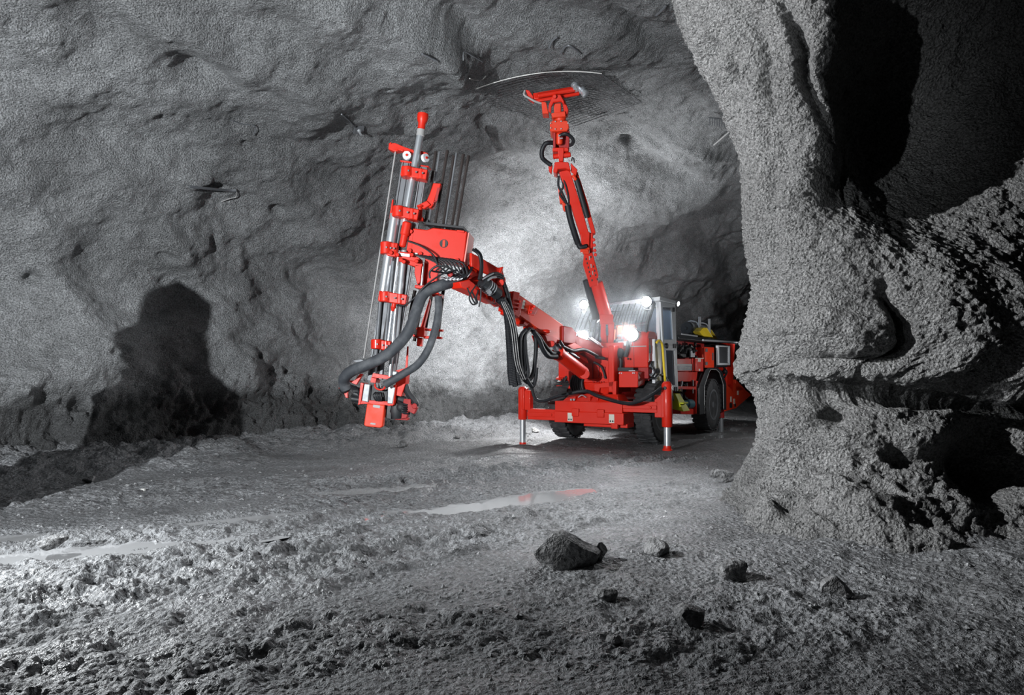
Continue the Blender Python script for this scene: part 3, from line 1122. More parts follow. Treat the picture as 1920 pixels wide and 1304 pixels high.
# ---- cab
CS0, CS1, CB0, CB1, CZ0, CZ1 = -0.76, 0.98, 0.09, 0.97, 0.95, 2.68
cab = bpy.data.objects.new('operator_cab', None)
cab.parent = rig
COL.objects.link(cab)
g = G()
P6 = 0.075
for (s, b) in ((CS1 - P6, CB0), (CS1 - P6, CB1 - P6)):
    lbox(g, s, s + P6, b, b + P6, CZ0, CZ1)
for (s, b) in ((CS0, CB0 + 0.25), (CS0, CB1 - P6)):
    lbox(g, s, s + P6, b, b + P6, 1.3, CZ1 - 0.03)
lbox(g, CS1 - P6, CS1, CB0, CB1, 2.5, CZ1)
lbox(g, CS1 - P6, CS1, CB0, CB1, CZ0, CZ0 + 0.08)
lbox(g, CS0, CS1, CB1 - 0.03, CB1, 1.3, 2.05)
g.build('cab_frame', WHITE, cab, 0.01)
g = G()
g.hexa([W(CS0, CB0 + 0.2, 2.58), W(CS1 + 0.02, CB0 - 0.04, 2.64), W(CS1 + 0.02, CB1 + 0.05, 2.64), W(CS0, CB1, 2.58),
        W(CS0, CB0 + 0.2, 2.64), W(CS1 + 0.02, CB0 - 0.04, 2.72), W(CS1 + 0.02, CB1 + 0.05, 2.72), W(CS0, CB1, 2.64)])
g.build('cab_roof', WHITE, cab, 0.012)
# door with two windows
g = G()
sd = CS1 + 0.03


def frame_side(g, outer, inner, s, thick):
    """frame between two quads on the side plane"""
    o = [at(x, y, s=s) for x, y in outer]
    i = [at(x, y, s=s) for x, y in inner]
    for k in range(4):
        j = (k + 1) % 4
        g.prism([o[k], o[j], i[j], i[k]], RS * -thick)


frame_side(g, [(1239, 566), (1266, 572), (1269, 648), (1243, 646)], [(1243, 576), (1259, 577), (1262, 637), (1245, 637)], sd, 0.05)
frame_side(g, [(1243, 646), (1269, 648), (1272, 733), (1248, 733)], [(1249, 657), (1264, 658), (1266, 722), (1252, 724)], sd, 0.05)
door = g.build('cab_door', WHITE, cab, 0.008)
g = G()
g.prism([at(x, y, s=sd - 0.02) for x, y in [(1243, 576), (1259, 577), (1262, 637), (1245, 637)]], RS * -0.006)
g.prism([at(x, y, s=sd - 0.02) for x, y in [(1249, 657), (1264, 658), (1266, 722), (1252, 724)]], RS * -0.006)
g.build('door_glass', GLASS, door, smooth=False)
g = G()
for (x, y) in ((1263, 581), (1266, 649), (1268, 730)):
    for k in (-1.6, 1.6):
        g.prism([at(x + k - 0.9, y - 4, s=sd + 0.015), at(x + k + 0.9, y - 4, s=sd + 0.015), at(x + k + 0.9, y + 4, s=sd + 0.015), at(x + k - 0.9, y + 4, s=sd + 0.015)], RS * -0.02)
g.build('door_hinge', BLACK, door)
g = G()
c_ = at(1249, 649, s=sd)
g.lathe(c_, RS * 0.04, [(0, 0.05), (0.6, 0.05), (1, 0.035)], 14)
g.build('door_handle', BLACK, door)
g = G()
lbox(g, 0.93, 0.99, -0.20, 0.10, 1.08, 1.92)
fp = g.build('front_side_panel', WHITE, cab, 0.01)
g = G()
g.bolts([W(0.99, -0.1, z) for z in (1.2, 1.5, 1.8)], RS, 0.012, 0.01)
g.build('panel_screws', DSTEEL, fp)
g = G()
g.tube([at(1231, 643, s=1.03), at(1236, 639, s=1.05), at(1241, 645, s=1.06), at(1243, 660, s=1.06), at(1245, 690, s=1.06), at(1247, 712, s=1.06), at(1247, 720, s=1.0)], 0.022, 10)
g.build('grab_rail', YELLOW, cab, label='yellow grab rail')
g = G()
g.hexa([W(0.75, 1.0, 0.62), W(1.12, 0.95, 0.55), W(1.12, 1.35, 0.55), W(0.75, 1.35, 0.62), W(0.75, 0.85, 0.90), W(0.99, 0.85, 0.90), W(0.99, 1.12, 0.90), W(0.75, 1.12, 0.90)])
lbox(g, 1.0, 1.13, 0.93, 1.2, 0.70, 0.73)
g.build('cab_step', OLIVE, cab, 0.01, label='yellow-green step below the cab door')
# windshield + guard bars, bulging forward
def bulge(s, t):
    """t 0 at the roof edge .. 1 at the sill"""
    b = 0.06 - 0.40 * math.sin(t * math.pi * 0.55)
    dz = 0.10 * max(0, (-0.1 - s)) / 0.6
    return W(s, b + 0.25 * max(0.0, -0.1 - s), 2.62 - dz - 0.82 * t)


ss = np.linspace(-0.72, 0.90, 14)
g = G()
for side in (0, 1):
    pass
rows = []
for t in np.linspace(0, 1, 9):
    rows.append([bulge(s, t) + RB * 0.06 for s in ss])
for a, b_ in zip(rows[:-1], rows[1:]):
    for i in range(len(ss) - 1):
        vs = [g.bm.verts.new(p) for p in (a[i], a[i + 1], b_[i + 1], b_[i])]
        g.face(vs)
bmesh.ops.remove_doubles(g.bm, verts=g.bm.verts, dist=1e-4)
g.build('windshield', GLASS, cab, angle=60)
for s in list(np.linspace(-0.70, -0.18, 5)) + list(np.linspace(0.04, 0.88, 8)):
    g = G()
    g.tube([bulge(s, t) for t in (0, 0.2, 0.4, 0.6, 0.8, 1.0)], 0.0075, 8, 3)
    g.build('guard_bar', BLACK, cab)
for t in (0.18, 0.52, 0.86):
    g = G()
    g.tube([bulge(s, t) + RB * -0.012 for s in ss], 0.006, 6, 2)
    g.build('guard_wire', DSTEEL, cab)
for s in (0.86,):
    g = G()
    g.tube([bulge(s, t) + RB * 0.03 for t in (0, 0.3, 0.6, 1.0)], 0.035, 8, 4)
    g.build('windshield_pillar', DSTEEL, cab)
for (s, a, b2) in ((-0.3, 0.05, 0.95), (-0.55, 0.1, 0.9)):
    g = G()
    g.tube([bulge(s, a) + RB * 0.1, bulge(s + 0.2, 0.5) + RB * 0.05, bulge(s + 0.15, b2) + RB * 0.1], 0.016, 8)
    g.build('cab_hose', HOSE, cab)
# dashboard, seat and back wall inside
g = G()
lbox(g, -0.6, 0.85, -0.18, 0.12, 1.5, 1.92)
g.build('dashboard', BLACK, cab, 0.03)
g = G()
lbox(g, -0.72, 0.95, 0.94, 0.95, 1.3, 2.58)
g.build('rear_window', GLASS, cab)
g = G()
lbox(g, -0.12, 0.36, 0.35, 0.85, 1.62, 1.74)
g.hexa([W(-0.1, 0.78, 1.7), W(0.34, 0.78, 1.7), W(0.34, 0.9, 1.7), W(-0.1, 0.9, 1.7), W(-0.06, 0.84, 2.42), W(0.3, 0.84, 2.42), W(0.3, 0.93, 2.42), W(-0.06, 0.93, 2.42)])
g.build('driver_seat', BLACK, cab, 0.04)
g = G()
for x0, x1, y0, y1 in ((1145, 1149, 607, 618), (1150, 1154, 607, 618)):
    g.prism([at(x0, y0, b=0.02), at(x1, y0, b=0.02), at(x1, y1, b=0.02), at(x0, y1, b=0.02)], RB * 0.02)
g.build('switch_panel', GREYP, cab)

# ---- work lamps
FRONT = -RB


def lamp(p, direction, r=0.085, power=0, spot_angle=120, parent=cab, mat=None):
    d = Vector(direction).normalized()
    p = Vector(p)
    g = G()
    g.lathe(p - d * 0.09, d * 0.10, [(0, r * 0.4), (0.4, r * 0.85), (0.8, r * 1.15), (1, r * 1.15), (1.0, r * 1.0), (0.9, r * 0.95)], 20)
    h = g.build('work_lamp', BLACK, parent)
    g = G()
    g.lathe(p - d * 0.005, d * 0.012, [(0, r), (1, r * 0.9)], 20)
    g.build('lamp_lens', mat or LAMP, h)
    if power:
        o = spot('work_lamp_light', p + d * 0.06, p + d * 3, power, spot_angle, 0.9, 0.06, (0.93, 0.97, 1.0))
    return h


lamp(at(1212, 566, b=-0.02), FRONT + Vector((-0.15, -0.2, -0.1)), 0.10, 70)
lamp(at(1185, 628, b=-0.48), FRONT + Vector((-0.1, -0.3, -0.05)), 0.115, 110)
lamp(at(1095, 572, b=-0.10), FRONT + Vector((0.05, -0.35, -0.1)), 0.09, 60)
lamp(at(1094, 630, b=-0.55), FRONT + Vector((0.1, -0.3, -0.05)), 0.10, 60)
lamp(W(1.02, 0.98, 2.66), RS + Vector((0, -0.3, -0.3)), 0.05, 10, mat=LAMP2)
# lamp brackets
g = G()
g.beam(at(1185, 628, b=-0.40), at(1183, 642, b=-0.35), 0.08, 0.08)
lbox(g, 0.38, 0.62, -0.46, -0.36, 1.80, 1.88)
lbox(g, -0.62, -0.40, -0.5, -0.3, 1.72, 1.80)
g.build('lamp_bracket', WHITE, cab, 0.01)
# red guard frame left of the cab, light box with cables on the left flank
g = G()
lbox(g, -0.98, -0.70, -0.25, 0.2, 1.15, 1.62)
lbox(g, -0.98, -0.62, -0.35, 0.3, 1.0, 1.06)
left_box = g.build('left_side_box', RED, rig, 0.01)
g = G()
for k in range(5):
    g.tube([W(-0.9 + 0.05 * k, -0.28, 1.18 + 0.03 * k), W(-0.8, -0.33, 1.12), W(-0.62 + 0.03 * k, -0.3, 1.22)], 0.014, 6)
g.build('cables', HOSE, left_box)
g = G()
lbox(g, -0.72, -0.45, -0.3, 0.1, 1.62, 1.74)
lbox(g, -0.5, 0.0, -0.2, 0.1, 1.2, 1.9)
g.build('left_engine_cover', DRED, rig, 0.02)

# ---- rear body
g = G()
lbox(g, -0.8, 0.72, 1.02, 4.9, 0.55, 1.98)
lbox(g, -0.8, 0.80, 4.2, 4.9, 1.1, 1.98)
rear = g.build('rear_body', DRED, rig, 0.02)
S1 = 1.0
g = G()
side_plate(g, [(1266, 673), (1306, 673), (1306, 697), (1266, 697)], S1, 0.28)
side_plate(g, [(1268, 697.5), (1308, 697.5), (1306, 716), (1270, 716)], S1 - 0.05, 0.2)
side_plate(g, [(1305, 714), (1312, 716), (1311, 777), (1305, 776)], S1, 0.25)
side_plate(g, [(1267, 724.5), (1305, 725.5), (1305, 731), (1267, 730)], S1, 0.05)
side_plate(g, [(1274, 766), (1311, 768), (1311, 778), (1277, 777)], S1 - 0.05, 0.2)
side_plate(g, [(1363, 642), (1378, 642), (1374, 735), (1363, 722)], S1, 0.2)
side_plate(g, [(1300, 646), (1306, 647), (1306, 672), (1300, 672)], S1 - 0.1, 0.1)
g.build('side_panel', RED, rear, 0.008)
g = G()
side_plate(g, [(1305, 672), (1319, 672), (1319, 697), (1305, 697)], S1 + 0.08, 0.1)
o = g.build('extinguisher_box', RED, rear, 0.01)
g = G()
side_plate(g, [(1309, 673), (1314, 673), (1314, 679), (1309, 679)], S1 + 0.083, 0.004)
side_plate(g, [(1304.5, 671.5), (1319.5, 671.5), (1319.5, 673), (1304.5, 673)], S1 + 0.085, 0.006)
side_plate(g, [(1310.5, 692), (1313, 692), (1313, 696), (1310.5, 696)], S1 + 0.083, 0.004)
g.build('box_label', STICK, o)
g = G()
side_plate(g, [(1321, 651), (1339, 651.5), (1339, 690), (1322, 690)], S1 + 0.04, 0.25)
o = g.build('locker_door', RED2, rear, 0.01)
g = G()
side_plate(g, [(1323, 654), (1327, 654), (1327, 660), (1323, 660)], S1 + 0.05, 0.01)
side_plate(g, [(1323, 679), (1327, 679), (1327, 685), (1323, 685)], S1 + 0.05, 0.01)
side_plate(g, [(1336, 662), (1338, 662), (1338, 676), (1336, 676)], S1 + 0.05, 0.01)
g.build('door_fittings', DSTEEL, o)
g = G()
side_plate(g, [(1270, 683), (1298, 683), (1298, 695), (1270, 695)], S1 + 0.01, 0.01)
o = g.build('name_plate', DSTEEL, rear)
g = G()
side_plate(g, [(1270, 683.3), (1298, 683.3), (1298, 686.2), (1270, 686.2)], S1 + 0.014, 0.004)
for i in range(7):
    x = 1276 + i * 2.7
    side_plate(g, [(x, 689), (x + 1.8, 689), (x + 1.8, 691.4), (x, 691.4)], S1 + 0.014, 0.004)
g.build('plate_marks', GREYP, o)
# radiator in a pale frame
g = G()
side_plate(g, [(1343, 646), (1371, 647), (1371, 689), (1343, 689)], S1 + 0.0, 0.3)
o = g.build('radiator_housing', BLACK, rear, 0.01)
g = G()
frame_side(g, [(1346, 648), (1369, 649), (1369, 685), (1347, 685)], [(1348.5, 650.5), (1366.5, 651.5), (1366.5, 681), (1349, 681)], S1 + 0.05, 0.05)
g.build('radiator_frame', WHITE, o, 0.005)
g = G()
for i in range(22):
    y = 651.5 + i * 1.35
    side_plate(g, [(1349, y), (1366, y + 0.4), (1366, y + 1.05), (1349, y + 0.65)], S1 + 0.035, 0.03)
side_plate(g, [(1349, 651), (1366, 651.5), (1366, 681), (1349, 681)], S1 + 0.01, 0.01)
g.build('radiator_fins', DSTEEL, o)
# engine bits in the open bay
g = G()
for i in range(26):
    random.seed(100 + i)
    x, y = 1268 + random.random() * 34, 650 + random.random() * 20
    p = at(x, y, s=S1 - 0.12)
    g.cyl(p, p + Vector((random.uniform(-.1, .1), random.uniform(-.1, .1), random.uniform(-.12, .12))), random.uniform(0.015, 0.045), seg=8)
for i in range(34):
    random.seed(200 + i)
    x, y = 1268 + random.random() * 36, 716 + random.random() * 48
    p = at(x, y, s=S1 - 0.15)
    g.cyl(p, p + Vector((random.uniform(-.1, .1), random.uniform(-.1, .1), random.uniform(-.15, .15))), random.uniform(0.012, 0.04), seg=8)
side_plate(g, [(1276, 648), (1291, 648), (1294, 671), (1275, 671)], S1 - 0.14, 0.1)
side_plate(g, [(1267, 716), (1304, 716), (1304, 766), (1270, 766)], S1 - 0.24, 0.02)
g.build('engine_parts', BLACK, rear)
g = G()
side_plate(g, [(1295, 658), (1303, 658), (1303, 670), (1295, 670)], S1 - 0.06, 0.03)
g.cyl(at(1278, 716, s=S1 - .05), at(1274, 733, s=S1 - .05), 0.03)
g.cyl(at(1299, 713, s=S1 - .02), at(1299, 724, s=S1 - .02), 0.018)
g.cyl(at(1278, 728, s=S1), at(1278, 735, s=S1), 0.012)
g.cyl(at(1299, 728, s=S1), at(1299, 738, s=S1), 0.012)
g.build('grey_fittings', STEEL, rear)
g = G()
g.lathe(at(1275, 757, s=S1 - 0.1), at(1296, 758, s=S1 - 0.1) - at(1275, 757, s=S1 - 0.1), [(0, 0.05), (0.3, 0.07), (0.45, 0.07), (0.5, 0.10), (0.95, 0.10), (1, 0.06)], 16)
g.build('pump_motor', TEAL, rear, label='blue-green pump motor')
# rear wheel arch: black skirt
g = G()
outer = [(1312, 778), (1312, 722), (1323, 694), (1329, 690), (1346, 690.5), (1354, 697), (1362, 720), (1362, 769)]
inner = [(1321, 776), (1321, 724), (1330, 697), (1333, 693), (1343, 693.5), (1349, 699), (1356, 721), (1357, 768)]
for k in range(len(outer) - 1):
    g.prism([at(*outer[k], s=S1 + 0.06), at(*outer[k + 1], s=S1 + 0.06), at(*inner[k + 1], s=S1 + 0.06), at(*inner[k], s=S1 + 0.06)], RS * -0.4)
g.build('wheel_arch', BLACK, rear, 0.004, smooth=False)
g = G()
for k in range(len(outer) - 1):
    g.tube([at(*inner[k], s=S1 + 0.065), at(*inner[k + 1], s=S1 + 0.065)], 0.006, 6)
g.build('arch_edge', GREYP, rear)
# tail
g = G()
side_plate(g, [(1362, 722), (1378, 718), (1397, 731), (1409, 741), (1380, 766), (1360, 772)], S1, 0.12)
g.prism([at(1380, 712, s=S1), at(1398, 731, s=S1), at(1380, 736, s=S1)], RS * -1.6)
tail = g.build('tail_frame', RED2, rear, 0.01)
g = G()
for x, y, h in ((1370, 744, 10), (1376, 748, 10), (1383, 733, 8)):
    side_plate(g, [(x, y), (x + 2.2, y), (x + 2.2, y + h), (x, y + h)], S1 + 0.01, 0.01)
g.build('pale_strip', STICK, tail)
g = G()
side_plate(g, [(1368, 756), (1373, 756), (1373, 765), (1368, 765)], S1 + 0.005, 0.02)
side_plate(g, [(1377, 757), (1380, 757), (1380, 763), (1377, 763)], S1 + 0.005, 0.02)
g.build('tail_slot', BLACK, tail)
g = G()
g.ball(at(1359, 697, s=S1), 0.06)
g.tube([at(1357, 690, s=S1), at(1363, 698, s=S1 + 0.03), at(1358, 708, s=S1)], 0.02, 8)
g.build('rear_hose', HOSE, rear)
# canopy plate
g = G()
g.hexa([W(-0.85, 1.0, 1.99), W(1.05, 1.0, 1.97), W(1.05, 5.2, 2.02), W(-0.85, 5.2, 2.02), W(-0.8, 1.0, 2.05), W(1.0, 1.0, 2.05), W(1.0, 5.2, 2.10), W(-0.8, 5.2, 2.10)])
can = g.build('engine_canopy', BLACK, rear, 0.012)
g = G()
g.tube([W(1.06, 2.4, 2.0), W(1.06, 3.6, 2.03), W(1.06, 5.1, 2.06)], 0.022, 8)
g.tube([W(1.0, 1.2, 2.08), W(1.0, 2.2, 2.08)], 0.016, 8)
g.build('canopy_rail', STEEL, can)
# air receiver lying on the canopy
pA, pB = at(1287, 616, s=0.55), at(1324, 620, s=0.55)
pB.z = pA.z
ax_ = (pB - pA)
g = G()
g.lathe(pA, ax_, [(0, 0.05), (0.0, 0.13), (0.03, 0.15), (0.14, 0.15), (0.15, 0.14), (0.95, 0.14), (1, 0.10)], 28)
drum = g.build('air_receiver', STEEL, rear)
g = G()
d_ = ax_.normalized()
g.lathe(pA - d_ * 0.03, d_ * 0.06, [(0, 0.03), (0.2, 0.04), (0.3, 0.13), (1, 0.155)], 28)
g.cyl(pA - d_ * 0.06, pA - d_ * 0.02, 0.025)
g.build('end_cap', BLACK, drum)
for f in (0.22, 0.72):
    p = pA + ax_ * f
    g = G()
    q = d_.cross(RU).normalized()
    g.beam(p - q * -0.2 + RU * -0.2, p - q * -0.2 + RU * 0.27, 0.05, 0.03, up=d_)
    g.tube([p + q * 0.2 - RU * 0.05, p + q * 0.15 + RU * 0.13, p + RU * 0.185, p - q * 0.15 + RU * 0.12, p - q * 0.18 - RU * 0.05], 0.014, 6)
    g.build('strap_post', WHITE, drum)

# =================================================================== drilling boom
BA, BB = Vector((1.46, 12.46, 1.75)), Vector((-0.60, 10.2, 3.05))


def on(px, py, off=0.0, A=BA, B=BB):
    """point of a pixel in the vertical plane through a boom, shifted sideways (towards the camera) by off metres"""
    d = Vector((B.x - A.x, B.y - A.y, 0)).normalized()
    n = Vector((d.y, -d.x, 0))
    if n.y > 0:
        n = -n
    a = Vector((A.x, A.y, 0)) + n * off
    r = ray(px, py)
    c = Vector((0, 0, CAM_H))
    t = (a - c).dot(n) / r.dot(n)
    return c + r * t


BN = Vector((BB.y - BA.y, -(BB.x - BA.x), 0)).normalized()
if BN.y > 0:
    BN = -BN


def bplate(g, pix, off, thick):
    """outline in the boom's vertical plane, front face at off, pushed away from the camera"""
    return g.prism([on(x, y, off) for x, y in pix], BN * (-thick))


boom = bpy.data.objects.new('drilling_boom', None)
boom.parent = rig
COL.objects.link(boom)
g = G()
bplate(g, [(969, 549), (1056, 609), (1056, 642), (1030, 633), (961, 583)], 0.12, 0.24)
g.build('boom_box', RED2, boom, 0.015)
g = G()
bplate(g, [(963, 546), (975, 549), (969, 585), (959, 582)], 0.145, 0.29)
bplate(g, [(966, 556), (982, 562), (974, 596), (960, 588)], 0.13, 0.26)
for x, y in ((974, 566), (972, 573), (970, 580), (999, 579), (996, 586), (1002, 575)):
    g.cyl(on(x, y, 0.125), on(x, y, 0.165), 0.022, seg=8)
bplate(g, [(994, 572), (1010, 577), (1002, 592), (991, 590)], 0.13, 0.02)
bplate(g, [(961, 586), (994, 596), (991, 601), (962, 592)], 0.1, 0.2)
g.build('boom_collar', RED, boom, 0.008)
g = G()
bplate(g, [(979, 562), (985, 564), (982, 580), (976, 578)], 0.128, 0.004)
g.build('boom_sticker', STICK, boom)
g = G()
bplate(g, [(1056, 611), (1073, 614), (1082, 625), (1080, 646), (1056, 644)], 0.15, 0.3)
bplate(g, [(1078, 628), (1110, 640), (1140, 660), (1138, 690), (1100, 664), (1080, 652)], 0.14, 0.28)
g.build('boom_base_housing', DRED, boom, 0.02)
g = G()
bplate(g, [(1064, 648), (1078, 643), (1092, 652), (1096, 660), (1086, 664)], 0.16, 0.05)
bplate(g, [(1062, 650), (1100, 672), (1104, 682), (1064, 655)], 0.1, 0.15)
g.build('boom_base_plate', RED, boom, 0.006)
for i, (x0, y0, x1, y1) in enumerate(((1104, 634, 1121, 646), (1107, 633, 1126, 646), (1122, 645, 1130, 651))):
    g = G()
    g.cyl(on(x0, y0, 0.16), on(x1, y1, 0.16), 0.016)
    g.build('boom_pipe', CHROME, boom)
# lift cylinder
g = G()
g.cyl(on(1094, 700, 0.14), on(1048, 664, 0.14), 0.115)
g.cyl(on(1048, 664, 0.14), on(1044, 661, 0.14), 0.128)
g.cyl(on(1096, 702, 0.24), on(1096, 702, 0.0), 0.09)
lc = g.build('lift_cylinder', RED, boom, 0.01)
g = G()
g.cyl(on(1050, 665, 0.14), on(1038, 646, 0.12), 0.055)
g.build('lift_cylinder_rod', CHROME, lc)
g = G()
bplate(g, [(1022, 628), (1046, 634), (1042, 648), (1034, 652), (1026, 640)], 0.15, 0.3)
g.cyl(on(1034, 645, 0.2), on(1034, 645, -0.1), 0.05)
g.ball(on(1024, 622, 0.14), 0.06, 10, (1.2, 1, 0.6))
bplate(g, [(984, 602), (992, 605), (988, 612), (981, 608)], 0.1, 0.2)
bplate(g, [(998, 606), (1008, 610), (1004, 618), (998, 616)], 0.1, 0.2)
g.build('cylinder_bracket', RED, boom, 0.006)
g = G()
g.tube([on(1050, 640, 0.2), on(1060, 655, 0.2), on(1072, 665, 0.2), on(1085, 672, 0.2)], 0.025, 8)
g.tube([on(1046, 645, 0.2), on(1058, 662, 0.22), on(1078, 690, 0.2), on(1088, 700, 0.1)], 0.02, 8)
g.tube([on(1055, 650, 0.22), on(1074, 658, 0.22), on(1095, 656, 0.2), on(1120, 668, 0.2)], 0.03, 8)
g.build('boom_base_hoses', HOSE, boom)
g = G()
g.ball(on(1062, 662, 0.2), 0.035)
g.cyl(on(1070, 662, 0.2), on(1080, 668, 0.2), 0.02)
g.cyl(on(1052, 652, 0.2), on(1057, 659, 0.2), 0.018)
g.build('hose_coupling', STEEL, boom)
# telescopic part and knuckle
g = G()
bplate(g, [(951, 547), (964, 552), (960, 578), (948, 572)], 0.09, 0.18)
bplate(g, [(948, 546), (952, 547), (949, 573), (946, 572)], 0.11, 0.22)
g.build('inner_boom', STEEL, boom, 0.008)
g = G()
bplate(g, [(884, 474), (900, 482), (934, 502), (942, 501), (946, 520), (930, 522), (905, 510), (884, 500)], 0.10, 0.05)
bplate(g, [(884, 474), (900, 482), (934, 502), (942, 501), (946, 520), (930, 522), (905, 510), (884, 500)], -0.10, 0.05)
bplate(g, [(862, 529), (880, 524), (905, 545), (930, 557), (938, 565), (930, 569), (900, 555), (866, 540)], 0.10, 0.22)
bplate(g, [(928, 520), (948, 520), (950, 548), (946, 575), (934, 566), (930, 545)], 0.10, 0.22)
bplate(g, [(884, 495), (905, 505), (905, 540), (880, 530)], 0.0, 0.08)
g.cyl(on(938, 530, 0.2), on(938, 530, -0.15), 0.06)
g.cyl(on(937, 562, 0.2), on(937, 562, -0.15), 0.05)
bplate(g, [(940, 501), (945, 500), (941, 513), (937, 511)], 0.14, 0.03)
g.build('knuckle', RED, boom, 0.012)
g = G()
g.lathe(on(903, 528, 0.18), on(935, 554, 0.18) - on(903, 528, 0.18), [(0, 0.06), (0.02, 0.09), (0.25, 0.09), (0.27, 0.105), (0.6, 0.105), (0.62, 0.09), (0.95, 0.09), (1, 0.07)], 20)
g.build('rotary_actuator', BLACK, boom)
g = G()
for f in (0.3, 0.42, 0.54):
    a, b2 = on(903, 528, 0.18), on(935, 554, 0.18)
    p = a.lerp(b2, f)
    g.lathe(p, (b2 - a).normalized() * 0.02, [(0, 0.10), (0.3, 0.112), (0.7, 0.112), (1, 0.10)], 20)
g.cyl(on(915, 545, 0.26), on(919, 550, 0.26), 0.035)
g.build('actuator_ring', CHROME, boom)
g = G()
for k, o_ in enumerate((0, 4, 8)):
    g.tube([on(905, 523 + o_ * .6, 0.22), on(918, 515 + o_, 0.24), on(932, 512 + o_, 0.22), on(944, 518 + o_, 0.2)], 0.017, 8)
for k in range(2):
    g.tube([on(886 + 4 * k, 468 - k, 0.12), on(898 + 3 * k, 478, 0.16), on(902 + 2 * k, 500, 0.2), on(898 + 3 * k, 525, 0.22)], 0.022, 8)
g.tube([on(876, 540, 0.2), on(882, 553, 0.2), on(888, 565, 0.2), on(893, 570, 0.2), on(891, 560, 0.2), on(884, 545, 0.2)], 0.012, 6)
g.tube([on(893, 535, 0.2), on(884, 548, 0.2), on(880, 560, 0.2), on(886, 571, 0.2), on(895, 568, 0.2), on(893, 558, 0.22), on(897, 545, 0.2)], 0.012, 6)
g.tube([on(902, 540, 0.22), on(901, 560, 0.22), on(898, 576, 0.2)], 0.011, 6)
g.tube([on(926, 562, 0.2), on(924, 570, 0.2), on(929, 569, 0.2), on(928, 560, 0.2)], 0.006, 6)
g.build('boom_hoses', HOSE, boom)
g = G()
g.tube([on(912, 528, 0.25), on(922, 521, 0.26), on(930, 520, 0.25)], 0.018, 8)
g.tube([on(905, 524, 0.25), on(913, 519, 0.26), on(925, 513, 0.25)], 0.012, 8)
g.build('steel_pipe', CHROME, boom)
# drooping ribbed hose bundles
sets = [
    ([(934, 562), (948, 580), (954, 640), (957, 700), (960, 722)], 0.05),
    ([(938, 560), (953, 585), (960, 650), (962, 700), (966, 725)], 0.045),
    ([(942, 560), (957, 590), (966, 650), (970, 700), (974, 722)], 0.045),
    ([(944, 530), (952, 555), (962, 600), (971, 660), (978, 700), (985, 714), (998, 722)], 0.036),
    ([(948, 540), (957, 575), (968, 630), (978, 690), (988, 712), (998, 725), (1004, 712), (1006, 690)], 0.034),
    ([(986, 618), (977, 630), (975, 650), (977, 690), (982, 710), (990, 700), (986, 660), (985, 630), (992, 618)], 0.032),
    ([(1003, 625), (1005, 650), (1002, 690), (996, 708), (988, 714)], 0.036),
    ([(984, 628), (981, 650), (983, 690), (979, 710)], 0.036),
    ([(1000, 622), (1010, 636), (1018, 655), (1028, 668), (1044, 669)], 0.042),
    ([(992, 616), (1008, 628), (1022, 648), (1035, 662), (1048, 662)], 0.032),
]
for i, (pix, r) in enumerate(sets):
    g = G()
    g.ribbed([on(x, y, 0.2 + 0.02 * (i % 3)) for x, y in pix], r, 10, 0.026)
    g.build('drooping_hose', HOSE, boom)
g = G()
for i in range(3):
    g.tube([on(940 + 3 * i, 566, 0.27), on(957 + 4 * i, 610, 0.28), on(966 + 4 * i, 680, 0.28), on(977 + 4 * i, 712, 0.27)], 0.006, 6)
g.build('pale_hose_edge', GREYP, boom)

# =================================================================== drilling mast with magazine
mast = bpy.data.objects.new('drilling_mast', None)
mast.parent = rig
COL.objects.link(mast)
MD = 10.05


def M(px, py, d=0.0):
    return PD(px, py, MD + d)


def mplate(g, pix, d, thick):
    return g.prism([M(x, y, d) for x, y in pix], Vector((0.12, 1, 0)).normalized() * thick)


# guide rails (extruded profiles)
def rail(x0, y0, x1, y1, w, dep, d, mat, name='guide_rail'):
    g = G()
    g.beam(M(x0, y0, d), M(x1, y1, d), w, dep, up=(0.15, 1, 0))
    return g.build(name, mat, mast, 0.006)


rail(762, 302, 697, 715, 0.115, 0.10, 0.14, DSTEEL)
rail(795, 312, 733, 712, 0.10, 0.10, 0.14, DSTEEL)
rail(773, 318, 708, 712, 0.03, 0.08, 0.06, RUST)
rail(727, 560, 712, 712, 0.09, 0.06, 0.07, DSTEEL)
for (x0, y0, x1, y1, w) in ((756, 301, 693, 700, 0.012), (789, 314, 728, 712, 0.014), (800, 314, 741, 712, 0.014), (769, 304, 706, 712, 0.012)):
    rail(x0, y0, x1, y1, w, 0.03, 0.08, STEEL, 'rail_edge')
# feed tubes
def mtube(x0, y0, x1, y1, r, d, mat, name, prof=None):
    g = G()
    a, b2 = M(x0, y0, d), M(x1, y1, d)
    g.lathe(a, b2 - a, prof or [(0, r), (1, r)], 24)
    return g.build(name, mat, mast)


mtube(788.5, 250, 757, 424, 0.052, 0.02, CHROME, 'drill_tube')
mtube(741, 402, 718, 555, 0.076, 0.03, CHROME, 'feed_cylinder')
mtube(744, 560, 731, 706, 0.030, -0.02, CHROME, 'feed_rod')
mtube(758, 470, 735, 706, 0.045, 0.04, STEEL, 'feed_rod')
mtube(748, 470, 728, 640, 0.022, 0.0, CHROME, 'feed_rod')
mtube(738, 490, 722, 650, 0.026, 0.02, DSTEEL, 'feed_rod')
mtube(714, 560, 702, 706, 0.03, 0.02, DSTEEL, 'feed_rod')
mtube(766, 330, 742, 480, 0.022, 0.06, DSTEEL, 'feed_rod')
g = G()
a, b2 = M(793.5, 214, 0.02), M(788, 256, 0.02)
g.lathe(a, b2 - a, [(0, 0.055), (0, 0.082), (0.14, 0.085), (0.3, 0.075), (0.42, 0.056), (0.7, 0.054), (0.72, 0.054)], 24)
o = g.build('drill_bell', RED, mast, label='red bell on the drill tube')
g = G()
p0 = a.lerp(b2, 0.7)
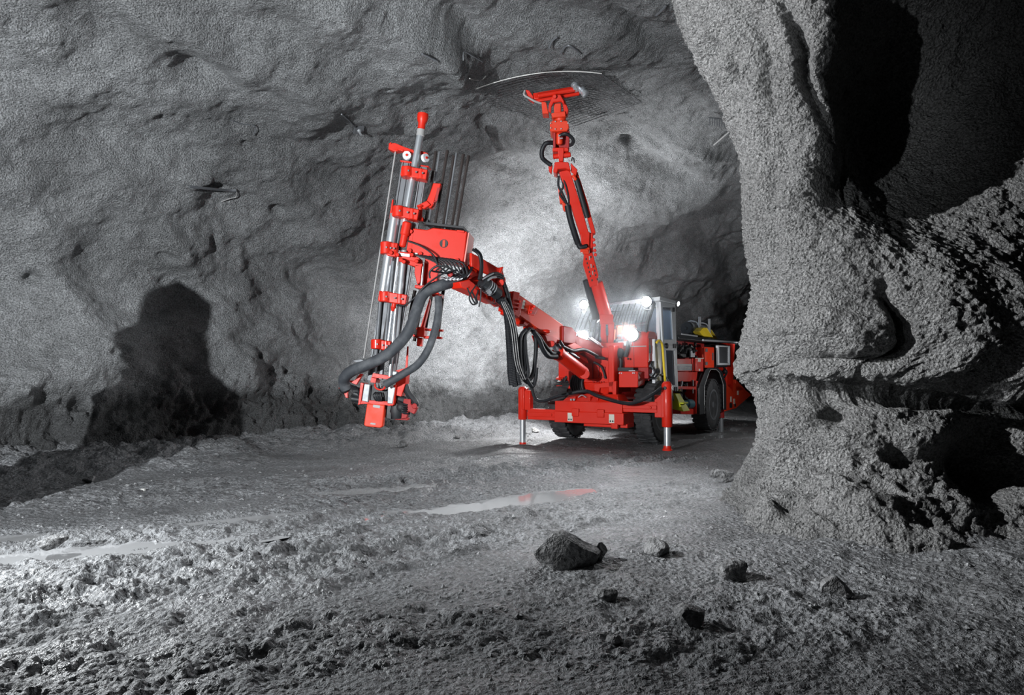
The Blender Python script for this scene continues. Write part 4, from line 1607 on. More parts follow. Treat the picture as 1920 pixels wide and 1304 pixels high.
g.lathe(p0, b2 - p0, [(0, 0.062), (0.9, 0.062), (1, 0.05)], 24)
g.build('collar', GREYP, o)
# clamps
def clamp(x0, y0, x1, y1, h, d=0.0, dep=0.2, mat=RED, lugs=2):
    """clamp band across the mast from one pixel to another, h metres high"""
    g = G()
    a, b2 = M(x0, y0, d), M(x1, y1, d)
    g.beam(a, b2, dep, h, up=(0.15, 0, 1))
    g.lathe(a.lerp(b2, 0.22) - RU * h * 0.5 - Vector((0, .05, 0)), RU * h, [(0, 0.09), (1, 0.09)], 16)
    g.lathe(a.lerp(b2, 0.75) - RU * h * 0.5 - Vector((0, .04, 0)), RU * h, [(0, 0.07), (1, 0.07)], 16)
    o = g.build('clamp', mat, mast, 0.012)
    g = G()
    for f in (0.3, 0.6, 0.85):
        q = a.lerp(b2, f) - Vector((0, dep / 2 + 0.02, 0))
        g.cyl(q, q - Vector((0, 0.03, 0)), 0.014, seg=6)
    g.build('clamp_bolt', DSTEEL, o)
    return o


clamp(754, 323, 802, 331, 0.15, -0.04)
clamp(738, 397, 786, 406, 0.16, -0.05)
clamp(720, 466, 746, 470, 0.18, 0.02)
clamp(712, 556, 764, 564, 0.15, -0.02)
clamp(701, 645, 734, 650, 0.14, 0.0)
g = G()
g.cyl(M(738, 577, -0.04), M(740, 566, -0.04), 0.035)
g.lathe(M(736, 584, -0.04), M(738, 576, -0.04) - M(736, 584, -0.04), [(0, 0.02), (1, 0.045)], 12)
g.build('hose_nozzle', RED, mast)
# top head with deflection wheels and tension rod
g = G()
mplate(g, [(729, 268), (741, 268), (757, 275), (775, 281), (776, 287), (762, 286), (750, 282), (740, 284), (728, 280)], 0.02, 0.12)
mplate(g, [(787, 282), (802, 287), (801, 290), (787, 288)], 0.1, 0.06)
mplate(g, [(750, 300), (772, 303), (772, 306), (750, 303)], 0.05, 0.16)
mplate(g, [(788, 309), (804, 311), (804, 314), (788, 312)], 0.08, 0.16)
g.bolts([M(x, y, 0.02) for x, y in ((733, 269), (745, 283), (756, 283), (770, 287))], (0, -1, 0), 0.015, 0.02)
top = g.build('mast_head', RED, mast, 0.01)
for (x, y, r, d, rot) in ((763, 293, 0.062, -0.02, 0.1), (795, 297, 0.062, 0.04, 0.9)):
    g = G()
    axv = Vector((math.sin(rot), -math.cos(rot), 0))
    g.lathe(M(x, y, d), axv * 0.05, [(0, 0.03), (0, r), (0.35, r), (0.5, r * 0.85), (0.65, r), (1, r), (1, 0.03)], 24)
    o = g.build('deflection_wheel', WHITE, top, label='white deflection wheel')
    g = G()
    g.cyl(M(x, y, d) + axv * 0.03, M(x, y, d) + axv * 0.065, 0.018)
    g.build('wheel_pin', RED, o)
mtube(741.5, 284, 682, 672, 0.012, 0.05, GREYP, 'tension_rod')
g = G()
mplate(g, [(735, 374), (738, 374), (733, 412), (729, 411)], 0.02, 0.04)
g.build('side_guard', RED, mast, 0.008)
# gripper arm
g = G()
mplate(g, [(812, 343), (827, 344), (825, 352), (818, 366), (812, 385), (808, 390), (798, 388), (799, 378), (806, 362)], 0.02, 0.14)
mplate(g, [(800, 376), (808, 384), (795, 392), (784, 389), (784, 384)], -0.01, 0.1)
g.cyl(M(788, 389, 0.0), M(787, 410, 0.0), 0.035)
g.lathe(M(788, 385, 0.0), M(788, 389, 0.0) - M(788, 385, 0.0), [(0, 0.05), (1, 0.05)], 12)
mplate(g, [(778, 408), (793, 407), (793, 414), (780, 414)], -0.02, 0.1)
arm = g.build('gripper_arm', RED, mast, 0.012)
g = G()
mplate(g, [(820, 352), (825, 352), (819, 378), (815, 376)], 0.01, 0.01)
g.bolts([M(813, 382, 0.01), M(816, 379, 0.01)], (0, -1, 0), 0.012, 0.02)
g.build('gripper_slot', DRED, arm)
# magazine box
g = G()
mplate(g, [(774, 428), (800, 431), (812, 427), (876, 434), (871, 480), (867, 497), (858, 495), (810, 485), (770, 472)], 0.0, 0.42)
mag = g.build('magazine_box', RED, mast, 0.015)
g = G()
c1 = M(832, 457, -0.004)
g.lathe(c1, Vector((0, -0.006, 0)), [(0, 0.062), (1, 0.062)], 28)
h_ = g.build('round_hole', BLACK, mag)
g = G()
g.hexa([c1 + Vector((-0.02, -0.012, -0.05)), c1 + Vector((0.02, -0.012, -0.05)), c1 + Vector((0.02, -0.003, -0.05)), c1 + Vector((-0.02, -0.003, -0.05)),
        c1 + Vector((-0.015, -0.012, 0.05)), c1 + Vector((0.025, -0.012, 0.05)), c1 + Vector((0.025, -0.003, 0.05)), c1 + Vector((-0.015, -0.003, 0.05))])
g.build('hole_plate', RED2, h_, 0.004)
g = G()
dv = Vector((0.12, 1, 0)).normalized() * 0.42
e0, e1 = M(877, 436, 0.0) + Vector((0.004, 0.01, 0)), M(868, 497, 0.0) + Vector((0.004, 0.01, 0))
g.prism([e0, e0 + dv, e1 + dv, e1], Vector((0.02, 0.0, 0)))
g.build('magazine_end_glare', paint('red_with_glare', (0.80, 0.30, 0.27), 0.25, coat=1.0), mag, 0.006)  # lamp glare on the red magazine end, painted as a pale plate
g = G()
mplate(g, [(798, 416), (870, 425), (869, 429), (797, 421)], 0.0, 0.40)
mplate(g, [(790, 410), (803, 412), (803, 420), (790, 418)], 0.1, 0.2)
g.build('top_plate', BLACK, mag, 0.004)
g = G()
mplate(g, [(857, 431), (871, 433), (870, 437), (856, 435)], -0.02, 0.03)
for x, y in ((788, 476), (806, 481), (857, 488), (770, 434), (768, 470)):
    g.cyl(M(x, y, 0.02), M(x, y, -0.04), 0.03)
g.build('magazine_brackets', RED, mag, 0.004)
g = G()
g.lathe(M(764, 417, -0.03), M(754, 464, -0.03) - M(764, 417, -0.03), [(0, 0.05), (0.03, 0.07), (0.5, 0.07), (0.52, 0.055), (0.95, 0.05), (1, 0.03)], 18)
mplate(g, [(767, 430), (776, 432), (772, 472), (762, 470)], 0.0, 0.12)
g.build('swing_cylinder', RED, mast, 0.008)
g = G()
mplate(g, [(727, 455), (744, 458), (741, 482), (724, 479)], -0.08, 0.3)
mplate(g, [(742, 471), (770, 474), (786, 484), (790, 492), (772, 490), (740, 482)], -0.02, 0.2)
mplate(g, [(747, 482), (792, 492), (792, 500), (776, 500), (748, 490)], 0.0, 0.2)
mplate(g, [(778, 496), (791, 498), (788, 530), (782, 534), (777, 512)], 0.0, 0.12)
mplate(g, [(797, 484), (824, 488), (818, 540), (790, 538)], 0.16, 0.2)
mplate(g, [(778, 534), (806, 538), (804, 544), (777, 540)], 0.0, 0.25)
for x, y in ((733, 474), (745, 478), (752, 488), (757, 491), (772, 478), (781, 490)):
    g.cyl(M(x, y, 0.02), M(x, y, -0.13), 0.03)
mplate(g, [(800, 528), (814, 526), (820, 548), (824, 552), (810, 552)], -0.08, 0.1)
g.build('mast_carriage', RED, mast, 0.01)
g = G()
mplate(g, [(745, 474), (768, 477), (768, 482), (744, 479)], -0.06, 0.05)
mplate(g, [(778, 474), (783, 475), (782, 479), (777, 478)], -0.04, 0.02)
g.cyl(M(794, 492, 0.05), M(790, 538, 0.05), 0.022)
g.cyl(M(758, 500, 0.1), M(752, 540, 0.1), 0.018)
g.build('carriage_rod', CHROME, mast)
# lower magazine column
g = G()
mplate(g, [(805, 560), (806, 566), (792, 622), (786, 620)], 0.25, 0.1)
mplate(g, [(782, 613), (796, 614), (795, 634), (781, 631)], 0.10, 0.2)
mplate(g, [(796, 616), (830, 618), (829, 622), (796, 620)], 0.14, 0.1)
mplate(g, [(794, 630), (828, 632), (827, 636), (794, 635)], 0.14, 0.1)
mplate(g, [(782, 633), (792, 634), (790, 650), (781, 649)], 0.14, 0.1)
mplate(g, [(770, 612), (782, 615), (782, 618), (770, 615)], 0.2, 0.1)
mplate(g, [(772, 626), (784, 631), (783, 635), (772, 630)], 0.2, 0.1)
mplate(g, [(811, 549), (828, 551), (827, 558), (810, 556)], 0.05, 0.2)
g.build('lower_magazine', RED, mast, 0.008)
for (x0, y0, x1, y1, d) in ((794, 548, 777, 640, 0.3), (834, 520, 821, 632, 0.3), (778, 545, 768, 596, 0.3), (811, 545, 795, 630, 0.38)):
    g = G()
    g.cyl(M(x0, y0, d), M(x1, y1, d), 0.026)
    g.build('magazine_rod', RUST, mast)
# foot carriage
g = G()
mplate(g, [(699, 700), (736, 706), (735, 713), (697, 708)], -0.02, 0.14)
mplate(g, [(696, 708), (706, 710), (704, 719), (694, 717)], -0.04, 0.2)
mplate(g, [(675, 701), (680, 702), (668, 722), (656, 717), (655, 714), (664, 714)], 0.02, 0.06)
mplate(g, [(636, 725), (652, 732), (652, 747), (648, 746), (644, 736), (635, 729)], 0.02, 0.06)
mplate(g, [(676, 718), (682, 719), (676, 758), (671, 760), (672, 752)], -0.02, 0.2)
mplate(g, [(742, 695), (763, 690), (760, 720), (752, 744), (738, 741), (742, 716)], 0.02, 0.2)
mplate(g, [(738, 722), (742, 722), (738, 760), (728, 762), (726, 758), (734, 756)], -0.04, 0.2)
mplate(g, [(678, 750), (738, 754), (736, 762), (720, 760), (690, 758), (676, 758)], -0.02, 0.24)
mplate(g, [(763, 650), (766, 650), (763, 700), (754, 740), (752, 740), (759, 700)], 0.05, 0.03)
g.tube([M(703, 720, -0.08), M(704, 727, -0.1), (M(711, 731, -0.1)), M(719, 730, -0.1), M(723, 724, -0.08)], 0.014, 8)
g.build('foot_carriage', RED, mast, 0.008)
g = G()
mplate(g, [(688, 757), (721, 760), (717, 800), (713, 803), (685, 800), (682, 797)], -0.04, 0.1)
ton = g.build('foot_tongue', RED2, mast, 0.012)
g = G()
mplate(g, [(695, 793), (704, 794), (704, 797), (694, 796)], -0.045, 0.01)
mplate(g, [(700, 759), (713, 761), (712, 766), (699, 764)], -0.045, 0.01)
g.build('tongue_slot', GREYP, ton)
g = G()
mplate(g, [(683, 720), (694, 721), (690, 755), (678, 752)], -0.05, 0.16)
mplate(g, [(727, 725), (741, 727), (736, 758), (726, 757)], -0.05, 0.16)
mplate(g, [(736, 696), (745, 697), (743, 705), (735, 704)], -0.02, 0.06)
g.build('slide_shoe', STEEL, mast, 0.01)
g = G()
mplate(g, [(694, 722), (727, 726), (724, 756), (690, 752)], 0.02, 0.14)
g.cyl(M(664, 738, 0.1), M(676, 742, 0.1), 0.05)
g.cyl(M(660, 748, 0.1), M(674, 750, 0.1), 0.045)
g.cyl(M(662, 728, 0.12), M(674, 732, 0.12), 0.035)
g.lathe(M(745, 757, 0.15), M(745, 785, 0.15) - M(745, 757, 0.15), [(0, 0.12), (0.5, 0.14), (1, 0.10)], 18)
g.cyl(M(735, 745, 0.12), M(760, 752, 0.12), 0.06)
g.ball(M(752, 764, 0.05), 0.07)
mplate(g, [(723, 760), (733, 760), (733, 786), (722, 783)], 0.05, 0.2)
g.build('drive_motor', BLACK, mast)
g = G()
mplate(g, [(757, 748), (770, 749), (770, 758), (782, 765), (776, 777), (766, 772), (762, 785), (752, 786), (754, 765)], 0.05, 0.1)
mplate(g, [(740, 782), (766, 784), (764, 789), (740, 787)], 0.08, 0.1)
g.cyl(M(777, 762, 0.0), M(777, 762, 0.2), 0.04)
g.build('rock_drill_bracket', DRED, mast, 0.008)
g = G()
g.tube([M(707, 718, -0.1), M(708, 726, -0.1)], 0.012, 8)
g.tube([M(713, 719, -0.1), M(714, 727, -0.1)], 0.012, 8)
g.build('short_pipe', CHROME, mast)
g = G()
for k in range(4):
    g.tube([M(704 + 3 * k, 736, -0.06), M(700 + 4 * k, 742, -0.1), M(706 + 3 * k, 752, -0.08), M(712, 744, -0.1)], 0.011, 6)
for k in range(5):
    g.tube([M(656 + 3 * k, 722 + k, 0.05), M(664 + 2 * k, 734, 0.0), M(674, 728 + 5 * k, 0.05)], 0.016, 6)
    g.tube([M(742 + 2 * k, 750 + 3 * k, 0.1), M(755, 758 + 4 * k, 0.0), M(768, 760 + 4 * k, 0.1)], 0.016, 6)
g.tube([M(760, 722, 0.1), M(766, 738, 0.1), M(778, 754, 0.1), M(779, 762, 0.1)], 0.05, 10)
g.build('foot_hoses', HOSE, mast)
g = G()
mplate(g, [(661, 677), (676, 674), (684, 676), (682, 679), (668, 680)], 0.02, 0.2)
g.build('hose_tray', DSTEEL, mast, 0.004)
# big supply hoses
g = G()
g.tube([M(876, 508, 0.25), M(864, 520, 0.12), M(845, 530, 0.0), M(822, 537, -0.1), M(803, 544, -0.14), M(790, 558, -0.16), M(780, 585, -0.18), M(768, 618, -0.2), M(748, 645, -0.22), M(722, 668, -0.22),
        M(690, 684, -0.2), M(662, 695, -0.15), M(648, 706, -0.08), M(645, 718, 0.0), M(649, 730, 0.04)], 0.083, 16)
g.build('supply_hose', DHOSE, mast, label='thick dusty grey supply hose')
g = G()
g.tube([M(822, 556, -0.02), M(822, 585, -0.04), M(816, 618, -0.06), M(803, 655, -0.12), M(783, 684, -0.18), M(752, 704, -0.2), M(722, 722, -0.16)], 0.056, 14)
g.build('supply_hose', DHOSE, mast, label='thinner grey supply hose')
g = G()
g.lathe(M(641, 722, 0.06), M(654, 733, 0.06) - M(641, 722, 0.06), [(0, 0.06), (0.2, 0.09), (0.8, 0.09), (1, 0.06)], 16)
g.build('hose_end', BLACK, mast)
# loops of thin hoses under the magazine
g = G()
random.seed(5)
for k in range(9):
    x0, y0 = 800 + 8 * k, 484 + k
    g.tube([M(x0 - 20, y0 - 6, -0.05), M(x0 + 4, y0 + 2, -0.1), M(x0 + 20 - k, y0 + 12 + k, -0.12), M(x0 + 10, y0 + 24, -0.1), M(840 + k * 2, 512 + k, 0.0)], 0.013, 6)
g.tube([M(764, 452, -0.05), M(790, 462, -0.1), M(812, 478, -0.14), M(822, 498, -0.14), M(834, 508, -0.12)], 0.013, 6)
g.tube([M(806, 522, -0.1), M(806, 510, -0.12), M(818, 500, -0.14), M(836, 500, -0.14), M(856, 512, -0.1)], 0.016, 6)
g.tube([M(744, 573, -0.08), M(760, 572, -0.14), M(780, 556, -0.2), M(800, 534, -0.24), M(830, 514, -0.2), M(858, 506, -0.12)], 0.012, 6)
g.tube([M(854, 504, -0.1), M(868, 516, -0.12), M(880, 510, -0.05), M(886, 492, 0.1)], 0.012, 6)
g.tube([M(848, 520, -0.1), M(866, 522, -0.12), M(880, 510, -0.05), M(888, 496, 0.1)], 0.02, 6)
g.build('thin_hose_loops', HOSE, mast)
g = G()
for k in range(4):
    g.tube([M(828 + 7 * k, 520, -0.1), M(838 + 7 * k, 525, -0.16), M(850 + 7 * k, 520, -0.1)], 0.011, 6)
g.tube([M(876, 520, 0.0), M(884, 508, 0.05), M(887, 492, 0.12)], 0.009, 6)
g.build('steel_hose_end', CHROME, mast)
g = G()
g.lathe(M(843, 512, -0.05), M(848, 518, -0.05) - M(843, 512, -0.05), [(0, 0.05), (1, 0.05)], 12)
g.build('distributor', DRED, mast)

# rock bolts standing in the magazine (each could be lifted out)
bolts = [(817.5, 284, 797, 424), (824, 285, 803, 425), (839, 282, 815, 427), (851, 292, 830, 430), (856, 287, 834, 431), (869, 289, 846, 432), (878.5, 292, 855, 434)]
first = None
for i, (x0, y0, x1, y1) in enumerate(bolts):
    a, b2 = M(x0, y0, 0.12 + 0.03 * (i % 2)), M(x1, y1, 0.12 + 0.03 * (i % 2))
    if first is None or True:
        g = G()
        dd = (a - b2).normalized()
        r = 0.021 if i not in (1, 4) else 0.016
        g.lathe(b2, a - b2, [(0, r), (0.86, r), (0.862, r * 1.08), (1, r * 1.08)], 8)
        o = g.build('rock_bolt', RUST if i not in (1, 4) else DSTEEL, None)
        tag(o, 'dark steel rock bolt standing upright in the red magazine of the mast', 'rock bolt', 'rock bolts in the magazine')

# =================================================================== mesh arm reaching for the roof
AA, AB = Vector((1.79, 12.8, 1.9)), PD(1040, 175, 11.4)
arm2 = bpy.data.objects.new('mesh_arm', None)
arm2.parent = rig
COL.objects.link(arm2)


def K(px, py, d=0.0):
    f = (640 - py) / (640 - 175)
    return PD(px, py, 12.75 - 1.35 * min(max(f, -0.1), 1.1) + d)


def kplate(g, pix, d, thick):
    return g.prism([K(x, y, d) for x, y in pix], Vector((0.1, 1, 0)).normalized() * thick)


def abuild(g, name, mat, bevel=0.012, label=None):
    return g.build(name, mat, arm2, bevel, label=label)


g = G()
g.cyl(K(1139, 603), K(1118, 530), 0.115)
kplate(g, [(1127, 604), (1136, 605), (1136, 622), (1139, 650), (1130, 652), (1126, 630)], -0.1, 0.06)
kplate(g, [(1140, 604), (1152, 604), (1151, 640), (1146, 652), (1139, 652), (1141, 625)], -0.1, 0.06)
kplate(g, [(1124, 590), (1150, 590), (1150, 608), (1126, 608)], -0.12, 0.24)
g.cyl(K(1126, 646, -0.12), K(1150, 646, -0.12), 0.03)
g.cyl(K(1134, 630, 0), K(1134, 660, 0), 0.06)
abuild(g, 'lower_arm', RED)
g = G()
kplate(g, [(1095, 475), (1111, 474), (1122, 515), (1121, 536), (1106, 538), (1101, 520), (1093, 495)], -0.13, 0.26)
sl = abuild(g, 'perforated_sleeve', RED)
g = G()
for (x, y) in ((1099, 486), (1101, 494), (1103, 502), (1105, 510), (1107, 518), (1110, 526), (1108, 482), (1113, 500), (1115, 508), (1117, 516), (1120, 524)):
    kplate(g, [(x - 1.2, y - 2), (x + 1.2, y - 2), (x + 1.4, y + 2), (x - 1.0, y + 2)], -0.135, 0.01)
g.build('sleeve_slot', BLACK, sl)
g = G()
for (x, y) in ((1105, 484), (1108, 499), (1111, 512)):
    kplate(g, [(x - 0.9, y - 3.5), (x + 0.9, y - 3.5), (x + 1.5, y + 3.5), (x - 0.3, y + 3.5)], -0.137, 0.01)
g.build('pale_slot_strip', GREYP, sl)
g = G()
kplate(g, [(1048, 322), (1068, 318), (1088, 380), (1104, 437), (1088, 441), (1068, 380)], -0.1, 0.22)
kplate(g, [(1088, 437), (1106, 435), (1105, 474), (1091, 470)], -0.1, 0.22)
ub = abuild(g, 'upper_arm_beam', RED)
g = G()
kplate(g, [(1076, 318), (1083, 322), (1102, 380), (1117, 437), (1110, 440), (1095, 385)], -0.02, 0.16)
kplate(g, [(1070, 305), (1083, 318), (1080, 330), (1070, 322)], -0.12, 0.03)
kplate(g, [(1104, 436), (1112, 437), (1112, 472), (1106, 476)], -0.05, 0.16)
for y in (450, 460, 470, 478):
    g.cyl(K(1113 + (y - 450) * 0.12, y, 0.05), K(1113 + (y - 450) * 0.12, y, -0.1), 0.03)
abuild(g, 'side_rail', RED)
g = G()
g.cyl(K(1080, 335, -0.06), K(1101, 408, -0.06), 0.045)
abuild(g, 'tilt_cylinder', BLACK)
g = G()
g.cyl(K(1074, 328, -0.1), K(1080, 338, -0.1), 0.03)
g.cyl(K(1088, 470, -0.16), K(1103, 470, -0.16), 0.035)
kplate(g, [(1092, 464), (1106, 464), (1104, 477), (1093, 476)], -0.17, 0.1)
kplate(g, [(1053, 378), (1061, 381), (1060, 396), (1056, 394)], -0.08, 0.1)
kplate(g, [(1046, 352), (1054, 358), (1062, 380), (1050, 382)], 0.0, 0.1)
abuild(g, 'arm_brackets', RED2)
g = G()
g.tube([K(1064, 385, -0.1), K(1069, 410, -0.12), K(1078, 440, -0.12), K(1084, 458, -0.1)], 0.055, 12)
g.tube([K(1084, 455, -0.1), K(1088, 464, -0.14), K(1100, 462, -0.14)], 0.045, 12)
g.cyl(K(1099, 525, 0.05), K(1118, 598, 0.05), 0.07)
g.tube([K(1048, 330, -0.05), K(1047, 348, -0.08), K(1054, 362, -0.1), K(1062, 380, -0.1)], 0.022, 8)
g.tube([K(1053, 332, -0.05), K(1056, 350, -0.1), K(1050, 365, -0.1), K(1064, 384, -0.1)], 0.02, 8)
g.tube([K(1050, 326, -0.05), K(1060, 345, -0.1), K(1066, 370, -0.1), K(1066, 386, -0.1)], 0.018, 8)
abuild(g, 'arm_hoses', HOSE)
# wrist
g = G()
kplate(g, [(1040, 304), (1052, 303), (1066, 304), (1070, 320), (1060, 316), (1046, 317), (1044, 325), (1037, 322)], -0.18, 0.3)
kplate(g, [(1028, 306), (1036, 308), (1034, 326), (1029, 320)], -0.02, 0.1)
g.cyl(K(1037, 294, -0.1), K(1070, 290, -0.1), 0.045)
kplate(g, [(1045, 277), (1058, 277), (1056, 303), (1048, 303)], -0.16, 0.2)
kplate(g, [(1036, 277), (1066, 276), (1066, 284), (1036, 284)], -0.14, 0.28)
abuild(g, 'wrist_clevis', RED)
g = G()
kplate(g, [(1037, 246), (1067, 245), (1067, 278), (1037, 278)], -0.02, 0.2)
kplate(g, [(1037, 246), (1042, 246), (1042, 278), (1037, 278)], -0.15, 0.2)
kplate(g, [(1061, 246), (1068, 245), (1067, 278), (1062, 278)], -0.15, 0.2)
abuild(g, 'wrist_frame', DRED)
g = G()
g.lathe(K(1049, 272, -0.1), K(1049, 248, -0.1) - K(1049, 272, -0.1), [(0, 0.03), (0.1, 0.06), (0.85, 0.06), (1, 0.03)], 16)
abuild(g, 'rotation_motor', RED2, 0)
g = G()
kplate(g, [(1031, 229), (1037, 226), (1063, 226), (1066, 231), (1067, 240), (1063, 246), (1034, 247), (1031, 244)], -0.20, 0.36)
g.lathe(K(1050, 228, -0.02), K(1050, 218, -0.02) - K(1050, 228, -0.02), [(0, 0.1), (1, 0.11)], 24)
kplate(g, [(1033, 212), (1060, 208), (1061, 219), (1036, 221)], -0.14, 0.26)
kplate(g, [(1038, 194), (1052, 193), (1052, 214), (1039, 215)], -0.12, 0.2)
wr = abuild(g, 'wrist_collar', RED2)
g = G()
for x, y in ((1041, 228), (1052, 227.5), (1041, 242), (1052, 241.5), (1032.5, 231), (1032.5, 240), (1065, 231)):
    g.cyl(K(x, y, -0.2), K(x, y, -0.225), 0.012, seg=6)
g.build('collar_bolt', GREYP, wr)
# head yoke and crossbeam
g = G()
kplate(g, [(1036, 178), (1051, 177), (1058, 190), (1058, 196), (1052, 190), (1038, 192), (1034, 200), (1033, 212), (1028, 208), (1029, 196)], -0.2, 0.05)
kplate(g, [(1052, 178), (1060, 190), (1066, 206), (1064, 214), (1058, 213), (1055, 195)], -0.1, 0.18)
g.cyl(K(1040, 181, -0.24), K(1040, 181, 0.1), 0.035)
yk = abuild(g, 'head_yoke', RED)
g = G()
g.beam(K(1000, 184, -0.02), K(1088, 169, 0.04), 0.16, 0.11, up=(0, 0, 1))
g.beam(K(1004, 190, -0.1), K(1086, 176, -0.05), 0.05, 0.05, up=(0, 0, 1))
g.tube([K(1008, 180, -0.15), K(1078, 168, -0.1)], 0.04, 12)
kplate(g, [(985, 168), (992, 169), (1000, 180), (1000, 188), (990, 180)], -0.1, 0.2)
abuild(g, 'head_crossbeam', RED)
g = G()
kplate(g, [(1015, 190), (1024, 191), (1029, 213), (1017, 213)], -0.12, 0.22)
abuild(g, 'head_box', RED2)
g = G()
g.tube([K(984, 170, -0.1), K(983, 178, -0.12), K(992, 184, -0.12), K(1003, 190, -0.12), K(1015, 194, -0.1)], 0.018, 8)
abuild(g, 'roller_guard', GREYP, 0)
for (x0, y0, x1, y1) in ((1076, 158, 1082, 168), (1090, 168, 1099, 178)):
    g = G()
    a, b2 = K(x0, y0, -0.05), K(x1, y1, -0.12)
    g.lathe(a, b2 - a, [(0, 0.035), (0.02, 0.06), (0.3, 0.065), (0.34, 0.05), (0.6, 0.05), (0.64, 0.066), (0.97, 0.066), (1, 0.03)], 18)
    abuild(g, 'head_roller', CHROME, 0)
g = G()
g.tube([K(1037, 268, -0.1), K(1027, 268, -0.14), K(1021, 272, -0.14), K(1016, 284, -0.14), K(1017, 296, -0.14), K(1025, 304, -0.12), K(1034, 310, -0.12)], 0.038, 12)
g.tube([K(1050, 254, -0.2), K(1060, 251, -0.24), K(1070, 256, -0.22), K(1075, 264, -0.2), K(1072, 271, -0.15), K(1066, 273, -0.1)], 0.03, 12)
g.tube([K(1072, 302, -0.1), K(1073, 296, -0.12), K(1076, 298, -0.12), K(1077, 306, -0.1)], 0.01, 6)
abuild(g, 'wrist_hose', HOSE, 0)
g = G()
g.cyl(K(1048, 255, -0.2), K(1052, 253, -0.22), 0.02)
g.cyl(K(1049, 260, -0.2), K(1055, 259, -0.2), 0.014)
abuild(g, 'hose_fitting', CHROME, 0)

# =================================================================== operator in the cab
def skinned(name, joints, bones, mat, parent=None, sub=2, root=0):
    me = bpy.data.meshes.new(name)
    me.from_pydata([j[0] for j in joints], bones, [])
    o = bpy.data.objects.new(name, me)
    COL.objects.link(o)
    sk = o.modifiers.new('skin', 'SKIN')
    sk.use_smooth_shade = True
    for i, j in enumerate(joints):
        r = j[1]
        me.skin_vertices[0].data[i].radius = (r, r) if not isinstance(r, tuple) else r
        me.skin_vertices[0].data[i].use_root = (i == root)
    ss_ = o.modifiers.new('sub', 'SUBSURF')
    ss_.levels = sub
    ss_.render_levels = sub
    me.materials.append(mat)
    if parent:
        o.parent = parent
    return o


hp = W(0.10, 0.52, 1.80)
person = bpy.data.objects.new('person', None)
person.location = hp
COL.objects.link(person)
tag(person, 'person in orange jacket and pale helmet sitting at the controls inside the cab', 'person')


def Q(s, b, z):
    return RS * s + RB * b + RU * z


J = [(Q(0, 0, 0.02), 0.14), (Q(0, 0.02, 0.16), 0.13), (Q(0, 0.03, 0.32), 0.145), (Q(0, 0.01, 0.43), 0.075), (Q(0, -0.01, 0.49), 0.05),
     (Q(0, -0.03, 0.56), (0.075, 0.085)), (Q(0, -0.03, 0.64), (0.075, 0.09)), (Q(0, -0.02, 0.70), 0.055),
     (Q(-0.17, 0.02, 0.39), 0.065), (Q(-0.23, -0.04, 0.18), 0.048), (Q(-0.20, -0.27, 0.14), 0.035), (Q(-0.19, -0.35, 0.14), 0.03),
     (Q(0.17, 0.02, 0.39), 0.065), (Q(0.23, -0.04, 0.18), 0.048), (Q(0.20, -0.27, 0.14), 0.035), (Q(0.19, -0.35, 0.14), 0.03),
     (Q(-0.09, -0.08, 0.0), 0.095), (Q(-0.13, -0.40, 0.04), 0.07), (Q(-0.13, -0.48, -0.30), 0.05), (Q(-0.13, -0.56, -0.38), 0.04),
     (Q(0.09, -0.08, 0.0), 0.095), (Q(0.13, -0.40, 0.04), 0.07), (Q(0.13, -0.48, -0.30), 0.05), (Q(0.13, -0.56, -0.38), 0.04)]
E = [(0, 1), (1, 2), (2, 3), (3, 4), (4, 5), (5, 6), (6, 7), (2, 8), (8, 9), (9, 10), (10, 11), (2, 12), (12, 13), (13, 14), (14, 15),
     (0, 16), (16, 17), (17, 18), (18, 19), (0, 20), (20, 21), (21, 22), (22, 23)]
for side, wi in ((-1, 11), (1, 15)):
    for k, (ds, L_) in enumerate(((-0.03, 0.06), (-0.01, 0.07), (0.01, 0.066), (0.03, 0.052))):
        i0 = len(J)
        J.append((Q(side * 0.19 + ds, -0.40, 0.145), 0.011))
        J.append((Q(side * 0.19 + ds, -0.40 - L_ * 0.6, 0.14), 0.009))
        J.append((Q(side * 0.19 + ds, -0.40 - L_ * 0.7, 0.105), 0.008))
        E += [(wi, i0), (i0, i0 + 1), (i0 + 1, i0 + 2)]
    i0 = len(J)
    J.append((Q(side * 0.19 - side * 0.045, -0.36, 0.13), 0.011))
    J.append((Q(side * 0.19 - side * 0.05, -0.40, 0.11), 0.009))
    E += [(wi, i0), (i0, i0 + 1)]
body = skinned('body', J, E, SKIN, person)
JJ = [(Q(0, 0, -0.02), 0.15), (Q(0, 0.02, 0.16), 0.155), (Q(0, 0.03, 0.32), 0.17), (Q(0, 0.01, 0.435), 0.08),
      (Q(-0.17, 0.02, 0.39), 0.08), (Q(-0.23, -0.04, 0.18), 0.063), (Q(-0.205, -0.24, 0.14), 0.05),
      (Q(0.17, 0.02, 0.39), 0.08), (Q(0.23, -0.04, 0.18), 0.063), (Q(0.205, -0.24, 0.14), 0.05)]
skinned('jacket', JJ, [(0, 1), (1, 2), (2, 3), (2, 4), (4, 5), (5, 6), (2, 7), (7, 8), (8, 9)], ORANGE, person)
JT = [(Q(0, 0, -0.01), 0.155), (Q(-0.09, -0.08, 0.0), 0.11), (Q(-0.13, -0.40, 0.04), 0.085), (Q(-0.13, -0.48, -0.28), 0.065),
      (Q(0.09, -0.08, 0.0), 0.11), (Q(0.13, -0.40, 0.04), 0.085), (Q(0.13, -0.48, -0.28), 0.065)]
skinned('trousers', JT, [(0, 1), (1, 2), (2, 3), (0, 4), (4, 5), (5, 6)], DCLOTH, person)


def pbuild(g, name, mat, label=None):
    return g.build(name, mat, person, label=label)


